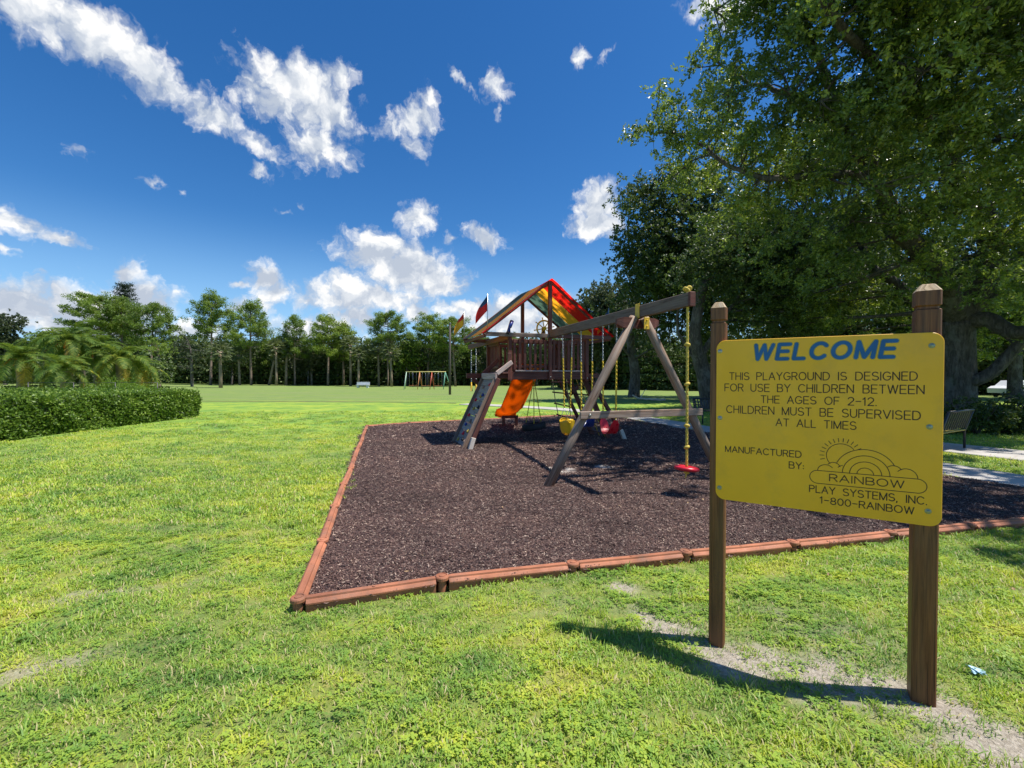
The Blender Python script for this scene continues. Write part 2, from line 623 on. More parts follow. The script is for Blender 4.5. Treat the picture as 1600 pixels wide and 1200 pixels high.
M['sign_dark'] = plain('dark_engraving', (0.030, 0.012, 0.006), 0.6, 0.1, 8)
M['sign_blue'] = plain('blue_lettering', (0.006, 0.105, 0.30), 0.4, 0.15, 8)
M['sign_edge_shadow'] = plain('letter_edge_shadow', (0.35, 0.30, 0.05), 0.5, 0.1, 8)  # darker rim behind the big letters, edge shadow put into its colour
M['zinc'] = plain('zinc_bolt', (0.42, 0.40, 0.34), 0.35, 0.2, 60, metal=0.9)
M['zincgreen'] = plain('dull_zinc_bolt', (0.33, 0.35, 0.24), 0.4, 0.25, 60, metal=0.7)
M['steel'] = plain('galvanised_chain', (0.52, 0.53, 0.54), 0.38, 0.2, 40, metal=0.85)
M['chain_yellow'] = plain('yellow_chain_coating', (0.72, 0.50, 0.03), 0.45, 0.2, 20)
M['rope'] = plain('yellow_rope', (0.62, 0.45, 0.07), 0.7, 0.25, 25, bmp=0.3, bs=300)
M['darkrope'] = plain('old_rope', (0.30, 0.25, 0.12), 0.8, 0.3, 25)
M['yellow'] = plain('yellow_plastic', (0.78, 0.47, 0.015), 0.4, 0.12, 5, dirt=.15)
M['red'] = plain('red_plastic', (0.60, 0.016, 0.035), 0.33, 0.15, 5, dirt=.1)
M['blue'] = plain('blue_plastic', (0.018, 0.045, 0.24), 0.35, 0.15, 5, dirt=.1)
M['black_plastic'] = plain('black_plastic', (0.018, 0.018, 0.02), 0.5, 0.2, 5)
M['rubber'] = plain('tyre_rubber', (0.02, 0.02, 0.021), 0.7, 0.3, 9, bmp=.3)
M['orange'] = None
M['border'] = plain('terracotta_border_plastic', (0.38, 0.140, 0.070), 0.7, 0.34, 3.0, bmp=.45, bs=120, dirt=.40)
M['concrete'] = plain('path_concrete', (0.44, 0.41, 0.37), 0.85, 0.2, 0.9, bmp=.4, bs=70, dirt=.25)
M['block'] = plain('pale_painted_block', (0.62, 0.64, 0.66), 0.7, 0.1, 1)
M['black_metal'] = plain('black_metal', (0.022, 0.022, 0.024), 0.4, 0.2, 9)
M['bench_yellow'] = plain('yellow_bench_slat', (0.40, 0.30, 0.05), 0.5, 0.2, 6)
M['bark'] = None
M['pinebark'] = plain('pine_bark', (0.20, 0.145, 0.11), 0.9, 0.4, 1.2, bmp=.6, bs=8)
M['palmbark'] = plain('palm_trunk_bark', (0.24, 0.185, 0.13), 0.9, 0.35, 2, bmp=.7, bs=9)
M['housewall'] = plain('pale_house_wall', (0.60, 0.53, 0.45), 0.8, 0.08, .6)
M['roofing'] = plain('brown_roofing', (0.22, 0.15, 0.11), 0.8, 0.2, 1.5)
M['glass'] = plain('dark_window_glass', (0.04, 0.05, 0.06), 0.1, 0.1, 1)
M['carpaint'] = plain('white_car_paint', (0.72, 0.73, 0.74), 0.25, 0.04, 1, bmp=0)
M['litter'] = plain('blue_white_wrapper', (0.42, 0.62, 0.72), 0.4, 0.4, 40)

M['oak'] = leafmat('oak_leaves', [(0.05, (0.030, 0.060, 0.014)), (0.38, (0.068, 0.120, 0.024)), (0.62, (0.15, 0.215, 0.040)), (0.84, (0.38, 0.43, 0.07)), (1.0, (0.45, 0.34, 0.08))], 0.34, (0.38, 0.48, 0.05), 0.34, 0.45, 0.35, 0.8)
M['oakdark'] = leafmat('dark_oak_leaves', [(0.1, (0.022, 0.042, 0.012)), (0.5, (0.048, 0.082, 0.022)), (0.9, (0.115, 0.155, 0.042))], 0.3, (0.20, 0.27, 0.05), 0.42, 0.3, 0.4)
M['pine'] = leafmat('pine_needles', [(0.1, (0.07, 0.125, 0.018)), (0.5, (0.15, 0.225, 0.03)), (0.9, (0.27, 0.34, 0.05))], 0.3, (0.20, 0.28, 0.04), 0.5, 0.12, 0.4)
M['conifer'] = leafmat('dark_conifer_needles', [(0.1, (0.012, 0.026, 0.014)), (0.9, (0.035, 0.058, 0.026))], 0.15, (0.08, 0.12, 0.04), 0.6)
M['thicket'] = leafmat('thicket_leaves', [(0.1, (0.026, 0.050, 0.014)), (0.5, (0.070, 0.115, 0.030)), (0.9, (0.17, 0.21, 0.06))], 0.22, (0.13, 0.19, 0.04), 0.5, 0.12, 0.45)
M['greyleaf'] = leafmat('grey_green_leaves', [(0.1, (0.040, 0.060, 0.028)), (0.5, (0.080, 0.105, 0.05)), (0.9, (0.15, 0.17, 0.08))], 0.25, (0.18, 0.22, 0.08), 0.5, 0.2, 0.3)
M['hedge'] = leafmat('hedge_leaves', [(0.05, (0.04, 0.08, 0.010)), (0.4, (0.10, 0.18, 0.022)), (0.75, (0.22, 0.32, 0.045)), (1.0, (0.42, 0.50, 0.14))], 0.3, (0.20, 0.32, 0.04), 0.42, 0.8, 0.3, 0.3)
M['juniper'] = leafmat('bright_juniper', [(0.1, (0.07, 0.14, 0.015)), (0.9, (0.20, 0.31, 0.03))], 0.35, (0.3, 0.42, 0.05), 0.5)
M['sabal'] = leafmat('sabal_palm_fans', [(0.1, (0.065, 0.090, 0.038)), (0.9, (0.19, 0.22, 0.10))], 0.25, (0.2, 0.24, 0.07), 0.42, 0.3, 0.3)
M['date'] = leafmat('date_palm_fronds', [(0.05, (0.04, 0.09, 0.015)), (0.6, (0.10, 0.165, 0.026)), (0.92, (0.22, 0.25, 0.04)), (1.0, (0.5, 0.36, 0.03))], 0.28, (0.22, 0.30, 0.04), 0.6, 0.25, 0.35, 0.2)
M['dateold'] = leafmat('yellowing_fronds', [(0.1, (0.25, 0.20, 0.03)), (0.9, (0.46, 0.34, 0.05))], 0.3, (0.4, 0.32, 0.05), 0.5)
M['litterleaf'] = plain('dry_leaves', (0.34, 0.22, 0.11), 0.8, 0.5, 30)
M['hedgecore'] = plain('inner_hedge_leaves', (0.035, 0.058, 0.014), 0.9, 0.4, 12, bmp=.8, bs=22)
M['core'] = plain('inner_wood_shade', (0.035, 0.032, 0.018), 0.95, 0.3, 4)


def build_bark():
    m, t, b = pmat('grey_oak_bark')
    geo = t.new('ShaderNodeNewGeometry')
    p = t.vm('MULTIPLY', geo.outputs['Position'], (9.0, 9.0, 2.2))
    fur = t.noise(p, 1.0, 7, 0.68, 0.8)
    blot = t.noise(geo.outputs['Position'], 1.6, 5, 0.6)
    col = t.ramp(fur, [(0.32, (0.030, 0.025, 0.020)), (0.5, (0.090, 0.075, 0.062)), (0.68, (0.17, 0.15, 0.13))])
    col = t.mix(t.rng(blot, 0.52, 0.66, 0, .7, True), col, (0.18, 0.175, 0.155))
    col = t.mix(t.rng(t.noise(geo.outputs['Position'], 2.7, 5, .6), 0.58, 0.7, 0, .5), col, (0.07, 0.085, 0.04))
    t.l.new(col, b.inputs['Base Color'])
    b.inputs['Roughness'].default_value = 0.95
    bump(t, b, fur, 1.0, 0.06)
    M['bark'] = m


build_bark()


def grass_colour(t, pos, rnd=None):
    """lawn colour by place: green, lime and straw patches (albedo)"""
    a = t.noise(t.vm('MULTIPLY', pos, (1, 1, 0)), 0.55, 5, 0.6)
    b_ = t.noise(t.vm('MULTIPLY', pos, (1.0, 2.2, 0)), 1.5, 5, 0.6)
    far = t.noise(t.vm('MULTIPLY', pos, (0.10, 0.5, 0)), 1.0, 7, 0.68)
    sy = t.new('ShaderNodeSeparateXYZ')
    t.l.new(pos, sy.inputs[0])
    f = t.m('ADD', t.m('MULTIPLY', t.rng(a, 0.28, 0.72), 0.5), t.m('MULTIPLY', t.rng(b_, 0.28, 0.72), 0.5))
    if rnd is not None:
        f = t.m('ADD', f, t.m('MULTIPLY_ADD', rnd, 0.55, -0.28))
    col = t.ramp(f, [(0.05, (0.095, 0.195, 0.045)), (0.30, (0.20, 0.34, 0.06)), (0.52, (0.33, 0.45, 0.062)), (0.74, (0.50, 0.54, 0.055)), (0.95, (0.60, 0.52, 0.20))])
    # beyond the far path the turf is duller and drier
    dry = t.rng(sy.outputs[1], 28.0, 34.0, 0, 1)
    dry = t.m('MULTIPLY', dry, t.rng(far, 0.3, 0.6, 0.55, 0.95))
    return t.mix(dry, col, t.ramp(far, [(0.3, (0.18, 0.25, 0.060)), (0.7, (0.31, 0.33, 0.11))]))


def build_grass_mats():
    m, t, b = pmat('grass_blades')
    geo = t.new('ShaderNodeNewGeometry')
    a = t.new('ShaderNodeAttribute', attribute_name='rnd')
    oi = t.new('ShaderNodeObjectInfo')
    r = t.m('ADD', t.m('MULTIPLY', a.outputs['Fac'], 0.65), t.m('MULTIPLY', oi.outputs['Random'], 0.35))
    col = grass_colour(t, geo.outputs['Position'], r)
    straw = t.rng(a.outputs['Fac'], 0.85, 0.88, 0, 1)
    col = t.mix(straw, col, (0.50, 0.43, 0.22))
    t.l.new(col, b.inputs['Base Color'])
    b.inputs['Roughness'].default_value = 0.5
    b.inputs['Specular IOR Level'].default_value = 0.35
    nv = t.vm('NORMALIZE', t.vm('ADD', t.vm('MULTIPLY', geo.outputs['Normal'], (.7, .7, .7)), (0, 0, .33)))
    t.l.new(nv, b.inputs['Normal'])
    tr = t.new('ShaderNodeBsdfTranslucent')
    t.l.new(t.mix(1.0, col, (1.5, 1.5, 0.9), 'MULTIPLY'), tr.inputs[0])
    mx = t.new('ShaderNodeMixShader')
    mx.inputs[0].default_value = 0.35
    t.l.new(b.outputs[0], mx.inputs[1])
    t.l.new(tr.outputs[0], mx.inputs[2])
    t.l.new(mx.outputs[0], t.n['Material Output'].inputs[0])
    M['blade'] = m
    m, t, b = pmat('lawn_turf')
    geo = t.new('ShaderNodeNewGeometry')
    pos = geo.outputs['Position']
    fine = t.noise(pos, 38.0, 5, 0.7)
    col = grass_colour(t, pos, t.rng(fine, 0.25, 0.75))
    sy = t.new('ShaderNodeSeparateXYZ')
    t.l.new(pos, sy.inputs[0])
    soil = t.ramp(t.noise(pos, 22, 6, 0.65), [(0.3, (0.075, 0.065, 0.035)), (0.7, (0.24, 0.20, 0.11))])
    # near the camera the soil shows between the blades; further off the turf closes
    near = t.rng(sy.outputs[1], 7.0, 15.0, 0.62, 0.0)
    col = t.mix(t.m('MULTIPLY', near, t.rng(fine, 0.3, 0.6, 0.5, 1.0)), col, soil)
    col = t.mix(t.rng(sy.outputs[1], 6.0, 14.0, 0.0, 1.0), col, t.mix(1.0, col, (0.72, 0.80, 0.85), 'MULTIPLY'))  # turf darker further off: shade of missing tufts painted into the colour
    dn = t.new('ShaderNodeAttribute', attribute_name='dirt')
    sand = t.ramp(t.noise(pos, 45, 7, 0.75), [(0.25, (0.17, 0.14, 0.095)), (0.55, (0.46, 0.40, 0.32)), (0.8, (0.74, 0.68, 0.58))])
    col = t.mix(t.rng(dn.outputs['Fac'], 0.2, 0.7, 0, 1, True), col, sand)
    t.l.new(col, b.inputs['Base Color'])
    b.inputs['Roughness'].default_value = 0.85
    b.inputs['Specular IOR Level'].default_value = 0.2
    bump(t, b, t.m('ADD', fine, t.noise(pos, 9.0, 4, 0.6)), 0.9, 0.03)
    M['lawn'] = m
    # rubber mulch
    m, t, b = pmat('mulch_bed_surface')
    geo = t.new('ShaderNodeNewGeometry')
    pos = geo.outputs['Position']
    vo = t.new('ShaderNodeTexVoronoi')
    vo.inputs['Scale'].default_value = 34.0
    t.l.new(t.vm('ADD', pos, t.vm('MULTIPLY', t.noise(pos, 30, 3, .6, col=True), (.06, .06, .06))), vo.inputs['Vector'])
    sep = t.new('ShaderNodeSeparateColor')
    t.l.new(vo.outputs['Color'], sep.inputs[0])
    big = t.noise(pos, 0.6, 4, 0.6)
    f = t.m('ADD', t.m('MULTIPLY', sep.outputs[0], 0.75), t.m('MULTIPLY', big, 0.25))
    col = t.ramp(f, [(0.1, (0.030, 0.017, 0.018)), (0.5, (0.085, 0.048, 0.040)), (0.82, (0.17, 0.10, 0.082)), (0.95, (0.33, 0.25, 0.21))])
    dn = t.new('ShaderNodeAttribute', attribute_name='dirt')
    sand = t.ramp(t.noise(pos, 25, 5, 0.7), [(0.3, (0.30, 0.25, 0.21)), (0.7, (0.66, 0.60, 0.54))])
    col = t.mix(t.rng(dn.outputs['Fac'], 0.3, 0.7, 0, 1, True), col, sand)
    t.l.new(col, b.inputs['Base Color'])
    b.inputs['Roughness'].default_value = 0.75
    b.inputs['Specular IOR Level'].default_value = 0.3
    bump(t, b, t.m('ADD', vo.outputs['Distance'], t.noise(pos, 60, 4, .6)), 1.0, 0.02)
    M['mulchbed'] = m
    m, t, b = pmat('mulch_shreds')
    oi = t.new('ShaderNodeObjectInfo')
    a = t.new('ShaderNodeAttribute', attribute_name='rnd')
    rr = t.m('FRACT', t.m('ADD', oi.outputs['Random'], t.m('MULTIPLY', a.outputs['Fac'], 3.7)))
    col = t.ramp(rr, [(0.0, (0.026, 0.014, 0.015)), (0.45, (0.092, 0.048, 0.040)), (0.78, (0.165, 0.094, 0.076)), (0.92, (0.27, 0.17, 0.135)), (0.975, (0.58, 0.44, 0.34))])
    g_ = t.new('ShaderNodeNewGeometry')
    wv = t.noise(g_.outputs['Position'], 0.75, 5, 0.62)
    col = t.mix(1.0, col, t.ramp(wv, [(0.32, (0.62, 0.60, 0.60)), (0.5, (1.0, 1.0, 1.0)), (0.68, (1.35, 1.30, 1.22))]), 'MULTIPLY')
    t.l.new(col, b.inputs['Base Color'])
    b.inputs['Roughness'].default_value = 0.6
    b.inputs['Specular IOR Level'].default_value = 0.4
    M['shred'] = m


build_grass_mats()


def tarp(name, c, tr_c):
    m, t, b = pmat(name)
    tc = t.new('ShaderNodeTexCoord')
    n = t.noise(tc.outputs['Object'], 3.0, 5, 0.6)
    col = t.mix(t.rng(n, 0.3, 0.7, 0, 0.35), c, tuple(x * .6 for x in c))
    t.l.new(col, b.inputs['Base Color'])
    b.inputs['Roughness'].default_value = 0.45
    tr = t.new('ShaderNodeBsdfTranslucent')
    tr.inputs[0].default_value = (*tr_c, 1)
    mx = t.new('ShaderNodeMixShader')
    mx.inputs[0].default_value = 0.75
    t.l.new(b.outputs[0], mx.inputs[1])
    t.l.new(tr.outputs[0], mx.inputs[2])
    t.l.new(mx.outputs[0], t.n['Material Output'].inputs[0])
    bump(t, b, t.noise(tc.outputs['Object'], 5, 3), 0.3, 0.03)
    return m


M['orange'] = tarp('orange_slide_plastic', (0.62, 0.19, 0.012), (0.85, 0.30, 0.035))
M['tarp_red'] = tarp('red_tarp', (0.66, 0.015, 0.012), (1.0, 0.015, 0.010))
M['tarp_yellow'] = tarp('yellow_tarp', (0.85, 0.40, 0.03), (1.0, 0.42, 0.02))
M['tarp_green'] = tarp('green_tarp', (0.10, 0.17, 0.16), (0.07, 0.13, 0.09))
M['flag_red'] = tarp('red_flag_cloth', (0.62, 0.03, 0.03), (0.8, 0.04, 0.03))
M['flag_yellow'] = tarp('yellow_flag_cloth', (0.80, 0.42, 0.03), (0.95, 0.45, 0.03))
M['flag_blue'] = tarp('blue_flag_cloth', (0.03, 0.09, 0.20), (0.03, 0.10, 0.22))

# ------------------------------------------------------------------ ground plan
BED = [(x * k, y * k) for k, lst in ((.948, [(-1.646, 3.42), (-0.596, 3.79), (0.555, 4.07), (1.694, 4.34), (2.90, 4.60), (4.16, 4.90), (5.30, 5.16), (6.46, 5.42), (7.62, 5.68), (8.22, 5.82)]),
                                   (1.0, [(7.72, 6.6), (7.28, 7.6), (6.60, 10.0), (5.70, 13.2), (4.60, 17.6)]), (.97, [(3.6, 19.4), (1.84, 19.5), (-0.4, 18.2), (-3.8, 16.5)]), (.955, [(-5.08, 15.66)])) for x, y in lst]


def inside(poly, x, y):
    x = np.asarray(x, float)
    y = np.asarray(y, float)
    r = np.zeros(x.shape, bool)
    n = len(poly)
    for i in range(n):
        x0, y0 = poly[i]
        x1, y1 = poly[(i + 1) % n]
        c = (y0 > y) != (y1 > y)
        xx = (x1 - x0) * (y - y0) / ((y1 - y0) + 1e-12) + x0
        r ^= c & (x < xx)
    return r


DIRT = [  # cx, cy, rx, ry, rot(deg), amount
    (1.75, 2.75, 1.1, 0.5, -30, .40), (2.3, 1.8, .9, .4, -10, .38), (0.6, 3.3, .8, .25, -5, .30), (-2.9, 2.5, 1.2, .3, 32, .34), (-3.2, 4.6, 1.3, .2, 15, .30), (-1.2, 3.1, .7, .15, 25, .28),
    (1.62, 2.60, 0.70, 0.25, -32, .98), (1.16, 2.92, 0.26, 0.10, -20, 1.1), (2.25, 2.24, 0.24, 0.13, -20, 1.15), (2.35, 1.93, 0.60, 0.25, -15, .92),
    (1.9, 2.25, 0.4, 0.12, -25, .55), (0.84, 3.58, 0.14, 0.06, 0, .9), (0.72, 3.15, 0.2, 0.08, -20, .45), (-2.75, 2.60, 0.5, 0.10, 32, .50), (-3.2, 2.1, 0.5, 0.15, 35, .4),
    (-3.1, 3.55, 0.5, 0.10, 20, .5), (0.15, 2.45, 0.22, 0.08, 10, .4), (-0.3, 3.3, 0.3, 0.07, 10, .25), (2.9, 3.0, 0.3, 0.1, -10, .3), (-5.9, 5.3, .8, .2, 10, .3),
]
SAND = [(1.0, 8.1, 0.36, 0.30, 10, .85), (1.75, 8.35, .42, .22, -10, .7), (-0.05, 4.25, .12, .05, 0, .9), (1.2, 10.3, .4, .3, 0, .45)]


def patches(lst, x, y, seed):
    o = np.zeros(np.shape(x))
    wob = (fbm(x * 3.1, y * 3.1, seed, 4) - .5) * 1.6
    for cx, cy, rx, ry, rot, amt in lst:
        c, s = math.cos(rad(rot)), math.sin(rad(rot))
        u = ((x - cx) * c + (y - cy) * s) / rx
        v = (-(x - cx) * s + (y - cy) * c) / ry
        d = np.sqrt(u * u + v * v)
        o = np.maximum(o, amt * np.clip(1.25 - d * .75 + wob, 0, 1))
    return np.clip(o, 0, 1)


def grid_mesh(name, xs, ys, zf, mat, keep=None, dirtf=None):
    X, Y = np.meshgrid(xs, ys)
    Z = zf(X, Y)
    nx, ny = len(xs), len(ys)
    V = np.stack([X, Y, Z], -1).reshape(-1, 3)
    i = np.arange(nx * ny).reshape(ny, nx)
    Q = np.stack([i[:-1, :-1], i[:-1, 1:], i[1:, 1:], i[1:, :-1]], -1).reshape(-1, 4)
    if keep is not None:
        c = V[Q].mean(1)
        Q = Q[keep(c[:, 0], c[:, 1])]
    me = mesh_np(name, V, Q, mat, smooth=True)
    if dirtf is not None:
        a = me.attributes.new('dirt', 'FLOAT', 'POINT')
        a.data.foreach_set('value', dirtf(X, Y).astype(np.float32).ravel())
    return me


def ground_z(x, y):
    near = np.clip(1.3 - np.hypot(x, y) / 26.0, 0, 1)
    z = (fbm(x * 1.4, y * 1.4, 3, 4) - .5) * 0.05 * near
    ib = inside(BED, x, y)
    z = np.where(ib, np.minimum(z, 0) - 0.03, z)
    # ground lies a little higher at the far left
    far = np.clip((-x - 24) / 40, 0, 1) * np.clip((y - 22) / 30, 0, 1)
    return z + far * 0.45


u = np.linspace(-5.35, 5.35, 300)
xs = 3.0 * np.sinh(u)
v_ = np.linspace(-2.1, 5.9, 230)
ys = 3.0 + 3.0 * np.sinh(v_)
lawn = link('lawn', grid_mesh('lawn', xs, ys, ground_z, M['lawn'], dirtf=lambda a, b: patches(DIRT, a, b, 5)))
tag(lawn, 'wide mown green lawn with lime and straw patches', 'lawn', kind='structure')

shrunk = BED


def bed_z(x, y):
    return 0.045 + (fbm(x * .9, y * .9, 21, 4) - .5) * 0.06 - 0.06 * np.exp(-(((x - 1.0) / .6) ** 2 + ((y - 8.2) / 1.6) ** 2))


bed = link('mulch_bed', grid_mesh('mulch_bed', np.arange(-5.4, 8.4, 0.09), np.arange(3.15, 19.8, 0.09), bed_z, M['mulchbed'],
                                  keep=lambda a, b: inside(shrunk, a, b), dirtf=lambda a, b: patches(SAND, a, b, 9)))
tag(bed, 'purple brown shredded rubber mulch bed under the play set', 'mulch bed', kind='structure')


# ------------------------------------------------------------------ concrete paths, slab by slab
def path(name, pts, width, slab, label):
    root = empty(name, (pts[0][0], pts[0][1], 0))
    tag(root, label, 'path', kind='structure')
    P = [Vector((x, y, 0)) for x, y in pts]
    # resample (Catmull-Rom)
    dense = []
    for i in range(len(P) - 1):
        p0, p1, p2, p3 = P[max(i - 1, 0)], P[i], P[i + 1], P[min(i + 2, len(P) - 1)]
        for k in range(12):
            s = k / 12
            dense.append(0.5 * ((2 * p1) + (p2 - p0) * s + (2 * p0 - 5 * p1 + 4 * p2 - p3) * s * s + (3 * p1 - p0 - 3 * p2 + p3) * s ** 3))
    dense.append(P[-1])
    out, acc = [dense[0]], 0
    for a, b in zip(dense, dense[1:]):
        acc += (b - a).length
        if acc >= slab:
            out.append(b)
            acc = 0
    for i in range(len(out) - 1):
        a, b = out[i], out[i + 1]
        ta = (out[i + 1] - out[max(i - 1, 0)]).normalized()
        tb = (out[min(i + 2, len(out) - 1)] - out[i]).normalized()
        na, nb = Vector((ta.y, -ta.x, 0)), Vector((tb.y, -tb.x, 0))
        d = (b - a).normalized() * 0.008
        z0, z1 = -0.06, 0.035 + random.uniform(-.004, .004)
        mb = MB()
        q = [a + d - na * width / 2, a + d + na * width / 2, b - d + nb * width / 2, b - d - nb * width / 2]
        e = 0.012
        c = sum(q, Vector()) / 4
        lo = [Vector((p.x, p.y, z0)) for p in q]
        mid = [Vector((p.x, p.y, z1 - e)) for p in q]
        top = [Vector((p.x + (c.x - p.x) * .015, p.y + (c.y - p.y) * .015, z1)) for p in q]
        mb.loft([lo, mid, top], smooth=False)
        o = mb.build('slab', M['concrete'], root)
        o.location = -root.location
    return root


path('curved_path', [(9.6, -2), (9.2, 2.0), (8.75, 5.0), (8.40, 6.7), (7.98, 7.9), (7.32, 10.3), (6.42, 13.5), (5.35, 17.9), (4.3, 20.6), (2.8, 23.1), (0.6, 25.2), (-1.5, 26.9), (-3.4, 28.2)], 1.22, 1.5,
     'pale concrete path curving round the back of the mulch bed')
path('shaded_path', [(19, 1.0), (14.6, 5.2), (12.4, 7.6), (10.9, 9.6), (9.95, 11.8), (8.7, 14.4), (7.3, 16.4)], 1.7, 1.6,
     'second concrete path in tree shade beyond the grass strip')

mb = MB()
tk = [(-3.6, 28.9), (-5.2, 29.6), (-9, 30.4), (-16, 31.0), (-24, 31.3), (-36, 31.6)]
for (ax, ay), (bx, by_) in zip(tk, tk[1:]):
    for q in range(8):
        x0, y0 = ax + (bx - ax) * q / 8, ay + (by_ - ay) * q / 8
        x1, y1 = ax + (bx - ax) * (q + 1) / 8, ay + (by_ - ay) * (q + 1) / 8
        w0 = .16 + .06 * math.sin(x0 * 3)
        w1 = .16 + .06 * math.sin(x1 * 3)
        b_ = len(mb.v)
        mb.v += [(x0, y0 - w0, .02), (x1, y1 - w1, .02), (x1, y1 + w1, .02), (x0, y0 + w0, .02)]
        mb.face([b_, b_ + 1, b_ + 2, b_ + 3])
tag(mb.build('worn_track', plain('worn_soil', (0.20, 0.16, 0.085), .95, .35, 1.5)), 'thin worn soil line across the lawn', 'track', kind='structure')

# ------------------------------------------------------------------ border of the bed
border = empty('playground_border', (*BED[0], 0))
tag(border, 'terracotta plastic edging with round joints around the mulch', 'border')


def edge_piece(a, b, w=0.098, zt=0.095):
    a, b = Vector((*a, 0)), Vector((*b, 0))
    d = (b - a).normalized()
    n = Vector((-d.y, d.x, 0))
    mb = MB()
    prof = [(-w / 2 + .014, -.04), (-w / 2 + .014, zt - .05), (-w / 2, zt - .046), (-w / 2, zt - .035), (-w / 2 + .006, zt - .028), (-w / 2 + .016, zt - .018), (-w * .25, zt - .014), (-w * .22, zt), (w * .22, zt), (w * .25, zt - .014), (w / 2 - .016, zt - .018), (w / 2, zt - .035), (w / 2, zt - .046), (w / 2 - .014, zt - .05), (w / 2 - .014, -.04)]
    L = (b - a).length
    rings = []
    for s, k in ((0.055, .96), (0.07, 1), (L * .5, 1), (L - .07, 1), (L - .055, .96)):
        sag = random.uniform(-.004, .004)
        rings.append([a + d * s + n * (x * k) + Vector((0, 0, z * k + sag)) for x, z in prof])
    mb.loft(rings, smooth=False)
    for s in (L * .5,):
        c = a + d * s + Vector((0, 0, zt))
        mb.disc(c, 0.012, 0.003, 10)
    o = mb.build('border_timber', M['border'], border)
    o.location = -border.location
    return o


def stake(p):
    mb = MB()
    c = Vector((*p, 0))
    n = 20
    rings = []
    for r, z in ((.036, -.04), (.036, .060), (.056, .070), (.056, .090), (.050, .099), (.040, .101), (.038, .096), (.027, .096), (.025, .102), (.006, .104)):
        rings.append([c + Vector((math.cos(2 * PI * k / n) * r, math.sin(2 * PI * k / n) * r, z)) for k in range(n)])
    mb.loft(rings, smooth=False)
    o = mb.build('stake_cap', M['border'], border)
    o.location = -border.location


fj = BED[:10]
lj = [BED[0]]
L0 = Vector(BED[-1]) - Vector(BED[0])
nseg = 10
for k in range(1, nseg + 1):
    p = Vector(BED[0]) + L0 * (k / nseg)
    lj.append((p.x + (0.012 if k % 3 == 1 else -.006) * (k < nseg), p.y))
bj = [BED[-1]]
for a, b in zip(BED[::-1][0:4], BED[::-1][1:5]):
    a, b = Vector(a), Vector(b)
    n = max(1, round((b - a).length / 1.17))
    for k in range(1, n + 1):
        q = a.lerp(b, k / n)
        bj.append((q.x, q.y))
for chain in (fj, lj, bj):
    for a, b in zip(chain, chain[1:]):
        edge_piece(a, b)
for p in fj + lj[1:] + bj[1:]:
    stake(p)

# ------------------------------------------------------------------ welcome sign
SGN = empty('welcome_sign', (1.2721, 2.8277, 0), -math.radians(31.643))
tag(SGN, 'yellow WELCOME playground board bolted between two brown wooden posts', 'sign')


def sign_post(u0, h, w=0.089):
    mb = MB()
    x0, x1, y0, y1 = u0, u0 + w, 0.0, w
    e = 0.007

    def ring(z, k):
        a, b, c, d = x0 + k, x1 - k, y0 + k, y1 - k
        return [Vector(p) for p in ((a + e, c, z), (b - e, c, z), (b, c + e, z), (b, d - e, z), (b - e, d, z), (a + e, d, z), (a, d - e, z), (a, c + e, z))]
    rings = [ring(-.25, 0), ring(h - .135, 0), ring(h - .128, .009), ring(h - .118, .009), ring(h - .111, 0), ring(h - .037, 0)]
    mb.loft(rings, smooth=False, cap=False)
    o = mb.build('post', M['post'], SGN)
    cm = MB()
    cx, cy = (x0 + x1) / 2, (y0 + y1) / 2
    cap = [[Vector((cx + (p.x - cx) * k, cy + (p.y - cy) * k, z)) for p in ring(0, 0)] for k, z in ((1.0, h - .0369), (.55, h - .003), (.42, h))]
    cm.loft(cap, smooth=False)
    c = cm.build('post_top', M['endgrain'], o)
    return o


sign_post(-.020, 2.172)
sign_post(.962, 2.18, .101)

bm = MB()
U0, U1, Z0, Z1, RC = 0.018, 1.069, 0.936, 1.927, 0.052
outl = []
for (cx, cz, a0) in ((U1 - RC, Z0 + RC, -90), (U1 - RC, Z1 - RC, 0), (U0 + RC, Z1 - RC, 90), (U0 + RC, Z0 + RC, 180)):
    for k in range(9):
        a = rad(a0 + 90 * k / 8)
        outl.append((cx + RC * math.cos(a), cz + RC * math.sin(a), math.cos(a), math.sin(a)))
rings = []
for y, k in ((-.0005, 0.0), (-.0120, 0.0), (-.0140, 0.002)):
    rings.append([Vector((x - nx * k, y, z - nz * k)) for x, z, nx, nz in outl])
bm.loft(rings, smooth=False)
board = bm.build('board', M['yellow_sign'], SGN)


def arc(cx, cy, rx, ry, a0, a1, n=10):
    return [(cx + rx * math.cos(rad(a0 + (a1 - a0) * k / n)), cy + ry * math.sin(rad(a0 + (a1 - a0) * k / n))) for k in range(n + 1)]


